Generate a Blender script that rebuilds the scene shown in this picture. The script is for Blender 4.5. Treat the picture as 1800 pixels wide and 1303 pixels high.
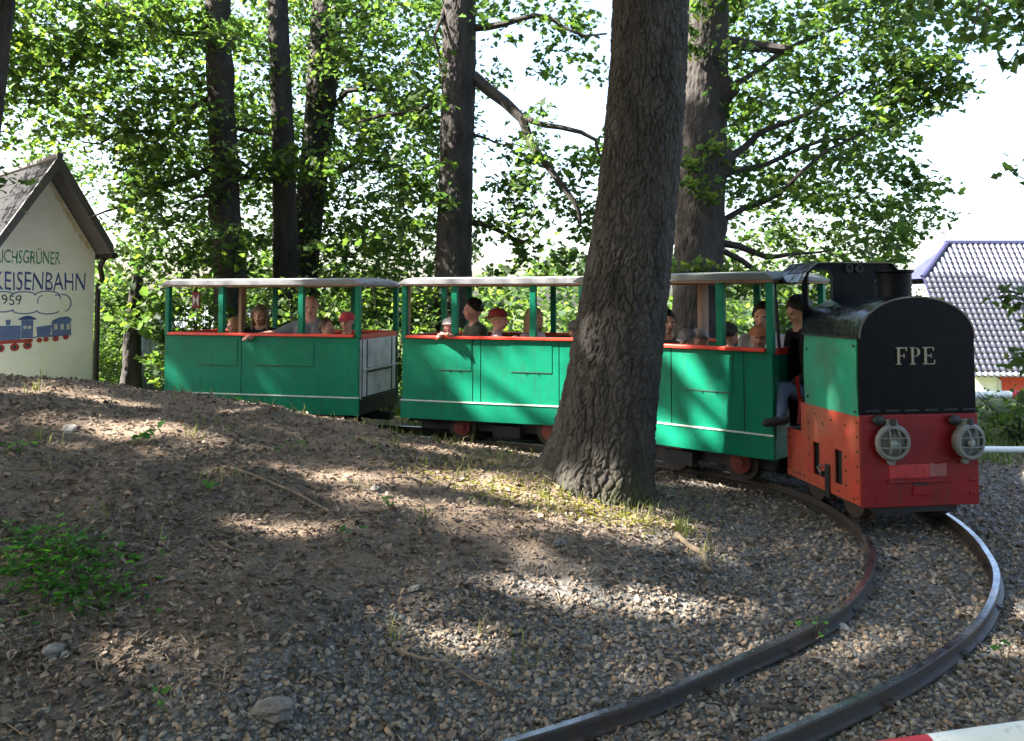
import bpy, bmesh, math, random
import numpy as np
from mathutils import Vector, Matrix, noise as mnoise
for o in list(bpy.data.objects): bpy.data.objects.remove(o)
R = math.radians
SC = bpy.context.scene
COL = SC.collection
rng = np.random.default_rng(7)
random.seed(7)

# ------------------------------------------------------------------ camera, sky, sun, exposure
F, CY, HC = 1450.0, 450.0, 1.62
cam_d = bpy.data.cameras.new('camera'); cam = bpy.data.objects.new('camera', cam_d); COL.objects.link(cam)
SC.camera = cam
cam_d.sensor_fit = 'HORIZONTAL'; cam_d.sensor_width = 36.0; cam_d.lens = 36.0 * F / 1800.0
cam_d.shift_y = (CY - 651.5) / 1800.0
cam_d.clip_start = 0.05; cam_d.clip_end = 3000
cam.location = (0, 0, HC); cam.rotation_euler = (R(90) + math.atan(72 / 1450), 0, 0)
SUN_AZ = (-0.9902, -0.14); SUN_EL = R(42)
SUNV = Vector((SUN_AZ[0] * math.cos(SUN_EL), SUN_AZ[1] * math.cos(SUN_EL), math.sin(SUN_EL))).normalized()
world = bpy.data.worlds.new('World'); SC.world = world; world.use_nodes = True
wn = world.node_tree; wn.nodes.clear()
sky = wn.nodes.new('ShaderNodeTexSky'); sky.sky_type = 'NISHITA'; sky.sun_disc = False
sky.sun_elevation = SUN_EL; sky.sun_rotation = math.atan2(SUN_AZ[0], SUN_AZ[1])
sky.air_density = 1.0; sky.dust_density = 3.0; sky.ozone_density = 1.0
bg = wn.nodes.new('ShaderNodeBackground'); bg.inputs[1].default_value = 0.068
wo = wn.nodes.new('ShaderNodeOutputWorld')
wn.links.new(sky.outputs[0], bg.inputs[0]); wn.links.new(bg.outputs[0], wo.inputs[0])
sl = bpy.data.lights.new('sun', 'SUN'); sl.energy = 4.4; sl.angle = R(1.0); sl.color = (1.0, 0.94, 0.84)
sun = bpy.data.objects.new('sun', sl); COL.objects.link(sun)
sun.rotation_euler = SUNV.to_track_quat('Z', 'Y').to_euler(); sun.location = SUNV * 60
SC.view_settings.view_transform = 'Standard'; SC.view_settings.look = 'None'
SC.view_settings.gamma = 1.0; SC.view_settings.use_curve_mapping = False
SC.view_settings.exposure = 3.3

# ------------------------------------------------------------------ helpers
class MB:
    """collects shapes; build() links them as one mesh object"""
    def __init__(s): s.v = []; s.f = []
    def add(s, vs, fs):
        n = len(s.v); s.v.extend([tuple(q) for q in vs]); s.f.extend([tuple(i + n for i in q) for q in fs]); return s
    def box(s, x0, x1, y0, y1, z0, z1):
        return s.add([(x0,y0,z0),(x1,y0,z0),(x1,y1,z0),(x0,y1,z0),(x0,y0,z1),(x1,y0,z1),(x1,y1,z1),(x0,y1,z1)],
                     [(0,3,2,1),(4,5,6,7),(0,1,5,4),(1,2,6,5),(2,3,7,6),(3,0,4,7)])
    def bar(s, a, b, w, h=None):
        h = h or w; a = Vector(a); b = Vector(b); d = (b - a).normalized()
        u = d.cross(Vector((0,0,1)));
        if u.length < 1e-3: u = Vector((1,0,0))
        u.normalize(); v = u.cross(d).normalized(); u *= w/2; v *= h/2
        return s.add([a-u-v, a+u-v, a+u+v, a-u+v, b-u-v, b+u-v, b+u+v, b-u+v],
                     [(0,3,2,1),(4,5,6,7),(0,1,5,4),(1,2,6,5),(2,3,7,6),(3,0,4,7)])
    def tube(s, pts, rad, seg=10, cap=True):
        pts = [Vector(q) for q in pts]; n = len(pts)
        rs = rad if hasattr(rad, '__len__') else [rad]*n
        vs = []; up = None
        for i, q in enumerate(pts):
            t = (pts[min(i+1,n-1)] - pts[max(i-1,0)]).normalized()
            if up is None:
                up = t.cross(Vector((0.3,0.9,0.2)))
                if up.length < 1e-3: up = t.cross(Vector((1,0,0)))
            up = (up - t*up.dot(t)).normalized(); w = t.cross(up)
            for k in range(seg):
                a = 2*math.pi*k/seg
                vs.append(q + (up*math.cos(a) + w*math.sin(a))*rs[i])
        fs = []
        for i in range(n-1):
            for k in range(seg):
                k2 = (k+1) % seg
                fs.append((i*seg+k, i*seg+k2, (i+1)*seg+k2, (i+1)*seg+k))
        if cap:
            fs.append(tuple(range(seg-1,-1,-1))); fs.append(tuple(range((n-1)*seg, n*seg)))
        return s.add(vs, fs)
    def lathe(s, prof, org, axis=(0,0,1), seg=24, cap=True):
        """prof: (r, h) along axis from org"""
        ax = Vector(axis).normalized(); u = ax.cross(Vector((0.31,0.2,0.93)))
        if u.length < 1e-3: u = ax.cross(Vector((1,0,0)))
        u.normalize(); w = ax.cross(u); org = Vector(org); vs = []
        for r, h in prof:
            for k in range(seg):
                a = 2*math.pi*k/seg; vs.append(org + ax*h + (u*math.cos(a) + w*math.sin(a))*r)
        fs = []; n = len(prof)
        for i in range(n-1):
            for k in range(seg):
                k2 = (k+1) % seg; fs.append((i*seg+k, i*seg+k2, (i+1)*seg+k2, (i+1)*seg+k))
        if cap:
            fs.append(tuple(range(seg-1,-1,-1))); fs.append(tuple(range((n-1)*seg, n*seg)))
        return s.add(vs, fs)
    def prism(s, poly, a, b, fn):
        """poly of 2-D points, fn(p, t) -> 3-D, extruded from t=a to t=b"""
        n = len(poly)
        vs = [fn(q, a) for q in poly] + [fn(q, b) for q in poly]
        fs = [tuple(range(n-1,-1,-1)), tuple(range(n, 2*n))] + [(i, (i+1) % n, n+(i+1) % n, n+i) for i in range(n)]
        return s.add(vs, fs)
    def ball(s, c, r, sx=1, sy=1, sz=1, nu=12, nv=8):
        vs = []; c = Vector(c)
        for j in range(nv+1):
            t = math.pi*j/nv
            for k in range(nu):
                a = 2*math.pi*k/nu
                vs.append(c + Vector((math.cos(a)*math.sin(t)*r*sx, math.sin(a)*math.sin(t)*r*sy, math.cos(t)*r*sz)))
        fs = []
        for j in range(nv):
            for k in range(nu):
                k2 = (k+1) % nu; fs.append((j*nu+k, (j+1)*nu+k, (j+1)*nu+k2, j*nu+k2))
        return s.add(vs, fs)
    def mesh(s, name):
        m = bpy.data.meshes.new(name); m.from_pydata(s.v, [], s.f); m.validate(); 
        b = bmesh.new(); b.from_mesh(m); bmesh.ops.remove_doubles(b, verts=b.verts, dist=1e-6); bmesh.ops.recalc_face_normals(b, faces=b.faces); b.to_mesh(m); b.free()
        return m
    def build(s, name, mat, parent=None, smooth=False, bevel=0):
        o = bpy.data.objects.new(name, s.mesh(name)); COL.objects.link(o)
        if mat: o.data.materials.append(M[mat] if isinstance(mat, str) else mat)
        if parent is not None: o.parent = parent
        if smooth:
            o.data.polygons.foreach_set('use_smooth', [True]*len(o.data.polygons))
            o.data.set_sharp_from_angle(angle=R(38))
        if bevel:
            bv = o.modifiers.new('bevel', 'BEVEL'); bv.width = bevel; bv.segments = 2; bv.limit_method = 'ANGLE'; bv.angle_limit = R(40)
        return o

def np_obj(name, verts, faces, mat, parent=None, smooth=False, tint=None, mats=None):
    """verts (n,3); faces (m,k) all the same size"""
    verts = np.ascontiguousarray(verts, dtype=np.float32); faces = np.ascontiguousarray(faces, dtype=np.int32)
    m = bpy.data.meshes.new(name); k = faces.shape[1]
    m.vertices.add(len(verts)); m.vertices.foreach_set('co', verts.ravel())
    m.loops.add(faces.size); m.loops.foreach_set('vertex_index', faces.ravel())
    m.polygons.add(len(faces)); m.polygons.foreach_set('loop_start', np.arange(0, faces.size, k, dtype=np.int32))
    try: m.polygons.foreach_set('loop_total', np.full(len(faces), k, dtype=np.int32))
    except Exception: pass
    if smooth: m.polygons.foreach_set('use_smooth', np.ones(len(faces), dtype=bool))
    if tint is not None:
        a = m.attributes.new('tint', 'FLOAT_COLOR', 'POINT')
        c = np.ones((len(verts), 4), dtype=np.float32); c[:, :3] = tint; a.data.foreach_set('color', c.ravel())
    m.update(calc_edges=True)
    o = bpy.data.objects.new(name, m); COL.objects.link(o)
    for q in (mats or [mat]): m.materials.append(M[q])
    if parent is not None: o.parent = parent
    return o

def tag(o, label=None, cat=None, group=None, kind=None):
    if label: o['label'] = label
    if cat: o['category'] = cat
    if group: o['group'] = group
    if kind: o['kind'] = kind
    return o
def empty(name, loc=(0,0,0), rz=0.0):
    o = bpy.data.objects.new(name, None); COL.objects.link(o); o.location = loc; o.rotation_euler = (0,0,rz); o.empty_display_size = 0.2
    return o

# ------------------------------------------------------------------ materials
M = {}
def mat(name, color, rough=0.6, metal=0.0, var=0.25, scale=6.0, color2=None, bump=0.0, bscale=40.0, spec=0.5, stretch=None, mixlo=0.4, mixhi=0.65, coat=0.0, streak=0.0, dirt=(0.03,0.028,0.022)):
    m = bpy.data.materials.new(name); m.use_nodes = True; nt = m.node_tree; N = nt.nodes; L = nt.links
    b = N['Principled BSDF']; b.inputs['Roughness'].default_value = rough; b.inputs['Metallic'].default_value = metal
    b.inputs['Specular IOR Level'].default_value = spec
    if coat: b.inputs['Coat Weight'].default_value = coat; b.inputs['Coat Roughness'].default_value = 0.15
    tc = N.new('ShaderNodeTexCoord'); src = tc.outputs['Object']
    if stretch:
        mp = N.new('ShaderNodeMapping'); mp.inputs['Scale'].default_value = stretch; L.new(src, mp.inputs[0]); src = mp.outputs[0]
    n1 = N.new('ShaderNodeTexNoise'); n1.inputs['Scale'].default_value = scale; n1.inputs['Detail'].default_value = 6; n1.inputs['Roughness'].default_value = 0.65
    L.new(src, n1.inputs['Vector'])
    rp = N.new('ShaderNodeMapRange'); rp.inputs['From Min'].default_value = mixlo; rp.inputs['From Max'].default_value = mixhi
    L.new(n1.outputs[0], rp.inputs[0])
    mx = N.new('ShaderNodeMix'); mx.data_type = 'RGBA'
    c2 = color2 or tuple(max(0, c*(1-var)) for c in color)
    mx.inputs['A'].default_value = (*color, 1); mx.inputs['B'].default_value = (*c2, 1)
    L.new(rp.outputs[0], mx.inputs['Factor']); res = mx.outputs['Result']
    if streak:
        mp2 = N.new('ShaderNodeMapping'); mp2.inputs['Scale'].default_value = (1,1,0.12); L.new(tc.outputs['Object'], mp2.inputs[0])
        ns = N.new('ShaderNodeTexNoise'); ns.inputs['Scale'].default_value = 17; ns.inputs['Detail'].default_value = 8; ns.inputs['Roughness'].default_value = 0.7; L.new(mp2.outputs[0], ns.inputs['Vector'])
        ng = N.new('ShaderNodeTexNoise'); ng.inputs['Scale'].default_value = 60; ng.inputs['Detail'].default_value = 3; L.new(tc.outputs['Object'], ng.inputs['Vector'])
        r1 = N.new('ShaderNodeMapRange'); r1.inputs['From Min'].default_value = 0.5; r1.inputs['From Max'].default_value = 0.8; r1.inputs['To Max'].default_value = streak; L.new(ns.outputs[0], r1.inputs[0])
        r2 = N.new('ShaderNodeMapRange'); r2.inputs['From Min'].default_value = 0.66; r2.inputs['From Max'].default_value = 0.74; r2.inputs['To Max'].default_value = streak; L.new(ng.outputs[0], r2.inputs[0])
        sm = N.new('ShaderNodeMath'); sm.operation = 'MAXIMUM'; L.new(r1.outputs[0], sm.inputs[0]); L.new(r2.outputs[0], sm.inputs[1])
        m2 = N.new('ShaderNodeMix'); m2.data_type = 'RGBA'; m2.inputs['B'].default_value = (*dirt, 1); L.new(res, m2.inputs['A']); L.new(sm.outputs[0], m2.inputs['Factor']); res = m2.outputs['Result']
    L.new(res, b.inputs['Base Color'])
    rr = N.new('ShaderNodeMapRange'); rr.inputs['To Min'].default_value = max(0.03, rough-0.1); rr.inputs['To Max'].default_value = min(1, rough+0.12)
    n3 = N.new('ShaderNodeTexNoise'); n3.inputs['Scale'].default_value = scale*3.1; n3.inputs['Detail'].default_value = 4; L.new(src, n3.inputs['Vector'])
    L.new(n3.outputs[0], rr.inputs[0]); L.new(rr.outputs[0], b.inputs['Roughness'])
    if bump:
        n2 = N.new('ShaderNodeTexNoise'); n2.inputs['Scale'].default_value = bscale; n2.inputs['Detail'].default_value = 5; L.new(src, n2.inputs['Vector'])
        bp = N.new('ShaderNodeBump'); bp.inputs['Strength'].default_value = bump; bp.inputs['Distance'].default_value = 0.02
        L.new(n2.outputs[0], bp.inputs['Height']); L.new(bp.outputs[0], b.inputs['Normal'])
    M[name] = m; return m
def tint_mat(name, rough=0.7, trans=0.0, tgain=(1.6,1.9,0.7), spec=0.3, bump=0.0):
    """colour of each piece from its own 'tint' attribute"""
    m = bpy.data.materials.new(name); m.use_nodes = True; nt = m.node_tree; N = nt.nodes; L = nt.links
    b = N['Principled BSDF']; b.inputs['Roughness'].default_value = rough; b.inputs['Specular IOR Level'].default_value = spec
    at = N.new('ShaderNodeAttribute'); at.attribute_name = 'tint'
    tc = N.new('ShaderNodeTexCoord'); n1 = N.new('ShaderNodeTexNoise'); n1.inputs['Scale'].default_value = 55; n1.inputs['Detail'].default_value = 4
    L.new(tc.outputs['Object'], n1.inputs['Vector'])
    mr = N.new('ShaderNodeMapRange'); mr.inputs['To Min'].default_value = 0.7; mr.inputs['To Max'].default_value = 1.3; L.new(n1.outputs[0], mr.inputs[0])
    vm = N.new('ShaderNodeVectorMath'); vm.operation = 'SCALE'; L.new(at.outputs['Color'], vm.inputs[0]); L.new(mr.outputs[0], vm.inputs['Scale'])
    L.new(vm.outputs[0], b.inputs['Base Color'])
    if bump:
        bp = N.new('ShaderNodeBump'); bp.inputs['Strength'].default_value = bump; bp.inputs['Distance'].default_value = 0.01
        L.new(n1.outputs[0], bp.inputs['Height']); L.new(bp.outputs[0], b.inputs['Normal'])
    if trans:
        t = N.new('ShaderNodeBsdfTranslucent'); v2 = N.new('ShaderNodeVectorMath'); v2.operation = 'MULTIPLY'; v2.inputs[1].default_value = tgain
        L.new(vm.outputs[0], v2.inputs[0]); L.new(v2.outputs[0], t.inputs[0])
        ms = N.new('ShaderNodeMixShader'); ms.inputs[0].default_value = trans
        L.new(b.outputs[0], ms.inputs[1]); L.new(t.outputs[0], ms.inputs[2]); L.new(ms.outputs[0], N['Material Output'].inputs[0])
    M[name] = m; return m

tint_mat('leaf', rough=0.5, trans=0.6, tgain=(1.75,1.95,0.9), spec=0.25)
tint_mat('litter', rough=0.8, trans=0.12, tgain=(1,0.9,0.7), spec=0.25)
tint_mat('stone', rough=0.8, spec=0.3, bump=0.5)
tint_mat('grass_blade', rough=0.6, trans=0.35, tgain=(1.4,1.5,0.8))
mat('green_paint', (0.0,0.165,0.092), 0.5, var=0.22, scale=2.2, bump=0.3, bscale=3.5, spec=0.16, streak=0.5)
mat('green_weathered', (0.02,0.26,0.15), 0.35, var=0.3, scale=4, color2=(0.05,0.17,0.11), bump=0.15, bscale=8)
mat('green_dark', (0.004,0.15,0.09), 0.45, var=0.25, scale=5)
mat('red_paint', (0.20,0.004,0.005), 0.5, var=0.3, scale=5, bump=0.2, bscale=7, spec=0.3, streak=0.6)
mat('red_sill', (0.72,0.045,0.02), 0.45, var=0.3, scale=9, bump=0.1)
mat('red_side', (0.42,0.05,0.03), 0.36, scale=3.2, color2=(0.30,0.075,0.04), bump=0.2, bscale=9, coat=0.2, streak=0.6)
mat('reflector_red', (0.42,0.03,0.03), 0.3, var=0.4, scale=11, bump=0.1)
mat('reflector_pale', (0.26,0.075,0.07), 0.35, var=0.3, scale=9)
mat('black_paint', (0.0018,0.0018,0.0036), 0.5, var=0.4, scale=5, bump=0.15, bscale=8, spec=0.11, streak=0.4, dirt=(0.014,0.013,0.012))
mat('black_gloss', (0.004,0.004,0.008), 0.16, var=0.4, scale=6, bump=0.45, bscale=8, spec=0.9)
mat('black_iron', (0.012,0.012,0.013), 0.65, var=0.4, scale=8, bump=0.15)
mat('lamp_grey', (0.155,0.155,0.135), 0.5, var=0.3, scale=18, bump=0.1)
mat('letter_brass', (0.26,0.235,0.16), 0.5, var=0.25, scale=30)
mat('roof_grey', (0.21,0.21,0.23), 0.7, scale=4, color2=(0.12,0.12,0.135), bump=0.2, bscale=14)
mat('roof_green_grey', (0.11,0.125,0.12), 0.6, scale=3, color2=(0.075,0.085,0.082), bump=0.15, bscale=12)
mat('tan_board', (0.36,0.22,0.14), 0.7, var=0.3, scale=4, bump=0.1, stretch=(1,1,0.2))
mat('white_board', (0.82,0.81,0.80), 0.75, scale=5, color2=(0.42,0.42,0.42), bump=0.2, mixlo=0.45, mixhi=0.75)
mat('pale_strip', (0.62,0.68,0.62), 0.5, var=0.35, scale=8)
mat('dark_line', (0.03,0.03,0.03), 0.8)
mat('rail_steel', (0.055,0.05,0.047), 0.5, metal=0.3, scale=7, color2=(0.07,0.045,0.033), bump=0.2, bscale=30)
mat('rail_head', (0.42,0.42,0.44), 0.24, metal=0.95, var=0.3, scale=14, color2=(0.22,0.2,0.19))
mat('wheel_iron', (0.06,0.042,0.034), 0.6, metal=0.3, var=0.4, scale=9)
mat('hub_red', (0.22,0.035,0.025), 0.55, var=0.3)
mat('glass', (0.5,0.52,0.5), 0.12, var=0.2, scale=20, spec=0.8)
mat('plaster', (0.92,0.905,0.89), 0.85, scale=1.4, color2=(0.82,0.79,0.73), bump=0.15, bscale=30)
mat('plaster_stain', (0.60,0.47,0.30), 0.85, scale=9, color2=(0.80,0.75,0.66), bump=0.1)
mat('paint_blue', (0.05,0.09,0.30), 0.7, var=0.3, scale=9)
mat('paint_lightblue', (0.13,0.19,0.42), 0.7, var=0.25, scale=9)
mat('paint_green', (0.03,0.22,0.13), 0.7, var=0.3, scale=9)
mat('paint_red', (0.42,0.06,0.05), 0.7, var=0.3, scale=9)
mat('paint_white', (0.62,0.62,0.6), 0.7)
mat('paint_dark', (0.06,0.06,0.08), 0.7)
mat('fascia_grey', (0.10,0.094,0.10), 0.75, var=0.25, scale=6, bump=0.1)
mat('slate', (0.014,0.0135,0.015), 0.85, var=0.4, scale=5, bump=0.2, spec=0.15)
mat('pipe_brown', (0.025,0.018,0.016), 0.5, var=0.3)
mat('tile_glazed', (0.085,0.085,0.115), 0.25, var=0.4, scale=2.3, spec=0.7)
mat('ridge_blue', (0.04,0.04,0.095), 0.35, var=0.3)
mat('wall_cream', (0.76,0.73,0.66), 0.85, scale=2)
mat('wall_red', (0.55,0.05,0.03), 0.7, var=0.2)
mat('bar_white', (0.66,0.68,0.66), 0.5, scale=40, color2=(0.45,0.45,0.42), mixlo=0.6, mixhi=0.7)
mat('bar_red', (0.48,0.02,0.035), 0.45, var=0.3)
mat('bar_grey', (0.5,0.5,0.48), 0.45, var=0.4, scale=30)
mat('twig', (0.20,0.15,0.10), 0.85, var=0.4, scale=12, bump=0.3)
mat('sleeper_wood', (0.055,0.045,0.037), 0.9, var=0.4, scale=9, bump=0.4, stretch=(1,1,1))
mat('seat_wood', (0.25,0.14,0.07), 0.6, var=0.3, stretch=(1,6,6))
mat('tin_sheet', (0.5,0.56,0.66), 0.6, var=0.3, scale=7)
def bark(name, c1, c2, moss=(0.07,0.085,0.03), zmoss=None):
    m = mat(name, c1, 0.9, scale=7, color2=c2, bump=0.6, bscale=38, stretch=(1,1,0.35), spec=0.2)
    if zmoss is not None:
        nt = m.node_tree; N = nt.nodes; L = nt.links; b = N['Principled BSDF']
        old = b.inputs['Base Color'].links[0].from_socket
        g = N.new('ShaderNodeNewGeometry'); sx = N.new('ShaderNodeSeparateXYZ'); L.new(g.outputs['Position'], sx.inputs[0])
        nn = N.new('ShaderNodeTexNoise'); nn.inputs['Scale'].default_value = 5; nn.inputs['Detail'].default_value = 5
        ad = N.new('ShaderNodeMath'); ad.operation = 'MULTIPLY_ADD'; ad.inputs[1].default_value = 0.9; L.new(nn.outputs[0], ad.inputs[0]); 
        iv = N.new('ShaderNodeMath'); iv.operation = 'MULTIPLY'; iv.inputs[1].default_value = -1.0; L.new(sx.outputs['Z'], iv.inputs[0]); L.new(iv.outputs[0], ad.inputs[2])
        mr = N.new('ShaderNodeMapRange'); mr.inputs['From Min'].default_value = -zmoss+0.45-0.1; mr.inputs['From Max'].default_value = -zmoss+0.45+0.25; L.new(ad.outputs[0], mr.inputs[0])
        mx = N.new('ShaderNodeMix'); mx.data_type = 'RGBA'; mx.inputs['B'].default_value = (*moss, 1); L.new(mr.outputs[0], mx.inputs['Factor']); L.new(old, mx.inputs['A'])
        L.new(mx.outputs['Result'], b.inputs['Base Color'])
bark('oak_bark', (0.066,0.059,0.052), (0.036,0.032,0.029), moss=(0.055,0.06,0.026), zmoss=0.24)
bark('tree_bark', (0.052,0.046,0.043), (0.028,0.025,0.024))
# ground: dirt and gravel
def ground_mat():
    m = bpy.data.materials.new('soil'); m.use_nodes = True; nt = m.node_tree; N = nt.nodes; L = nt.links; b = N['Principled BSDF']
    b.inputs['Roughness'].default_value = 0.95; b.inputs['Specular IOR Level'].default_value = 0.15
    tc = N.new('ShaderNodeTexCoord')
    def nz(s, d=8):
        n = N.new('ShaderNodeTexNoise'); n.inputs['Scale'].default_value = s; n.inputs['Detail'].default_value = d; n.inputs['Roughness'].default_value = 0.7; L.new(tc.outputs['Object'], n.inputs['Vector']); return n
    def mixc(fac, a, bb):
        x = N.new('ShaderNodeMix'); x.data_type = 'RGBA'
        for s, q in (('A', a), ('B', bb)):
            if isinstance(q, tuple): x.inputs[s].default_value = (*q, 1)
            else: L.new(q, x.inputs[s])
        L.new(fac, x.inputs['Factor']); return x.outputs['Result']
    def rng_(sock, a, c):
        r = N.new('ShaderNodeMapRange'); r.inputs['From Min'].default_value = a; r.inputs['From Max'].default_value = c; L.new(sock, r.inputs[0]); return r.outputs[0]
    dirt = mixc(rng_(nz(1.6).outputs[0], 0.35, 0.65), (0.205,0.148,0.108), (0.145,0.112,0.086))
    dirt = mixc(rng_(nz(26).outputs[0], 0.45, 0.7), dirt, (0.26,0.195,0.145))
    vor = N.new('ShaderNodeTexVoronoi'); vor.inputs['Scale'].default_value = 38; L.new(tc.outputs['Object'], vor.inputs['Vector'])
    grav = mixc(rng_(vor.outputs['Distance'], 0.1, 0.6), (0.24,0.23,0.22), (0.10,0.095,0.088))
    at = N.new('ShaderNodeAttribute'); at.attribute_name = 'tint'
    sp = N.new('ShaderNodeSeparateColor'); L.new(at.outputs['Color'], sp.inputs[0])
    c = mixc(sp.outputs[0], dirt, grav)
    gr = mixc(rng_(nz(9).outputs[0], 0.35, 0.65), (0.045,0.075,0.02), (0.085,0.095,0.035))
    c = mixc(sp.outputs[1], c, gr)
    L.new(c, b.inputs['Base Color'])
    bp = N.new('ShaderNodeBump'); bp.inputs['Strength'].default_value = 0.9; bp.inputs['Distance'].default_value = 0.02
    n2 = nz(45); L.new(n2.outputs[0], bp.inputs['Height']); L.new(bp.outputs[0], b.inputs['Normal'])
    M['soil'] = m
ground_mat()
def skinlike(name, c, rough=0.6): mat(name, c, rough, var=0.12, scale=14, spec=0.35)
for n_, c_ in dict(skin=(0.55,0.30,0.21), skin_pink=(0.60,0.30,0.24), hair_dark=(0.018,0.013,0.012), hair_brown=(0.07,0.035,0.018), hair_blond=(0.34,0.22,0.11), hair_light=(0.22,0.15,0.09),
    cloth_navy=(0.012,0.014,0.028), cloth_grey=(0.22,0.22,0.24), cloth_black=(0.006,0.006,0.008), cloth_pink=(0.62,0.40,0.42), cloth_white=(0.62,0.58,0.58), cloth_teal=(0.03,0.42,0.36), cloth_olive=(0.09,0.09,0.07),
    cloth_jeans=(0.06,0.09,0.15), cloth_red=(0.35,0.03,0.03), cap_red=(0.55,0.06,0.07), cap_maroon=(0.22,0.025,0.02), cap_white=(0.72,0.66,0.66), cap_grey=(0.14,0.135,0.14), cap_lightgrey=(0.36,0.33,0.32), cap_dark=(0.05,0.055,0.055), cap_peach=(0.5,0.19,0.09),
    shoe=(0.02,0.02,0.022), eye_dark=(0.01,0.008,0.008), lip=(0.34,0.09,0.08)).items(): skinlike(n_, c_, 0.75 if 'cloth' in n_ or 'cap' in n_ else 0.55)
# ------------------------------------------------------------------ track line and terrain
INNER = np.array([(-14,11.6,.06),(-9,11.0,.06),(-7,10.75,.06),(-5.5,10.45,.06),(-4.03,10.11,.06),(-2.8,9.82,.06),(-1.62,9.47,.06),(-.7,9.18,.06),(.254,8.80,.06),(1.0,8.26,.06),(1.5,7.84,.06),(1.95,7.40,.06),(2.21,7.02,.06),(2.37,6.5,.06),(2.40,5.885,.05),(2.317,5.444,.04),(2.227,5.18,.02),(2.032,4.839,-.01),(1.775,4.526,-.04),(1.439,4.262,-.07),(1.088,4.035,-.10),(.628,3.731,-.13),(.16,3.50,-.16),(-.42,3.26,-.20),(-1.4,2.8,-.26),(-3.2,2.1,-.32)])
OUTER = np.array([(-14,12.25,.06),(-9,11.65,.06),(-7,11.4,.06),(-5.4,11.08,.06),(-3.88,10.73,.06),(-2.6,10.43,.06),(-1.38,10.07,.06),(-.42,9.77,.06),(.60,9.34,.06),(1.40,8.78,.06),(1.95,8.31,.06),(2.48,7.80,.06),(2.84,7.3,.06),(3.06,6.75,.06),(3.14,6.19,.06),(3.085,5.671,.05),(2.967,5.238,.03),(2.814,4.876,.01),(2.564,4.512,-.02),(2.275,4.211,-.05),(1.811,3.84,-.08),(1.39,3.585,-.11),(.94,3.355,-.15),(.37,3.06,-.18),(-.6,2.55,-.24),(-2.4,1.8,-.30)])
def resample(P, n):
    """smooth (Catmull-Rom) curve through P"""
    out = []
    Q = np.vstack([2*P[0]-P[1], P, 2*P[-1]-P[-2]])
    for i in range(1, len(Q)-2):
        for t in np.linspace(0, 1, n, endpoint=False):
            a, b, c, d = Q[i-1], Q[i], Q[i+1], Q[i+2]
            out.append(0.5*((2*b)+(-a+c)*t+(2*a-5*b+4*c-d)*t*t+(-a+3*b-3*c+d)*t**3))
    out.append(P[-1]); return np.array(out)
RI, RO = resample(INNER, 8), resample(OUTER, 8)
TRK = np.vstack([RI, RO, (RI+RO)/2])
CTRL = [(p[0], p[1], p[2]-.085) for p in INNER[2:-1]] + [(p[0], p[1], p[2]-.085) for p in OUTER[2:-1]]
CTRL += [(-6.3,8.5,.85),(-5.3,8.6,.76),(-4.5,8.8,.63),(-3.83,9.1,.48),(-2.755,8.95,.385),(-1.78,8.7,.285),(-1.17,8.5,.225),(-.8,8.3,.19),(0,7.9,.13),(.23,7.4,.16),
  (1.04,6.2,.06),(.45,6.35,.18),(.9,6.7,.12),(1.5,6.3,.0),(1.7,6.9,-.01),(-6.5,6.5,.9),(-5,6.5,.78),(-3,6.5,.57),(-1.2,6.5,.36),(-.2,6.7,.24),(-5,4.5,.66),(-3,4.5,.44),(-1.5,4.5,.22),(-.3,5,.15),(.6,5,.06),(1.35,5.3,-.01),(.6,4.3,-.06),
  (-.3,3.9,-.09),(-1.3,3.3,-.03),(-3,3,.15),(-1,2.2,-.27),(1,2.2,-.25),(3,2.8,-.2),(4,4.3,-.06),(4.5,6.5,-.02),(4.5,8.5,.0),(3,9.3,-.04),(0,10.9,-.05),(-3,11.6,0),(-6,12,.05),(-8,11.9,.1),(6.5,6,0),(6.5,3,-.1),(-7.5,4,.8),(-6,2,.4),(6.5,9,0),(1,12,-.06)]
CTRL = np.array(CTRL)
def tps_fit(C):
    P = C[:, :2]; n = len(P)
    d = np.linalg.norm(P[:, None]-P[None], axis=2); K = np.where(d > 0, d*d*np.log(d+1e-12), 0) + np.eye(n)*0.02
    A = np.zeros((n+3, n+3)); A[:n, :n] = K; A[:n, n] = 1; A[:n, n+1:] = P; A[n, :n] = 1; A[n+1:, :n] = P.T
    return np.linalg.solve(A, np.concatenate([C[:, 2], np.zeros(3)]))
TPS = tps_fit(CTRL)
def smooth01(a, b, t): t = np.clip((t-a)/(b-a), 0, 1); return t*t*(3-2*t)
_ns = [(rng.uniform(0, 6.28), rng.uniform(-1, 1, 2)*k, a) for k, a in ((2.2,.018),(2.9,.018),(5,.010),(6.5,.010),(9,.006),(13,.005),(17,.004),(23,.0035))]
def track_dist(x, y):
    x = np.asarray(x, float).ravel(); y = np.asarray(y, float).ravel(); P = ((RI+RO)/2)[::2, :2]
    out = np.empty(len(x))
    for i in range(0, len(x), 20000):
        out[i:i+20000] = np.sqrt(((x[i:i+20000, None]-P[None, :, 0])**2+(y[i:i+20000, None]-P[None, :, 1])**2).min(1))
    return out
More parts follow.
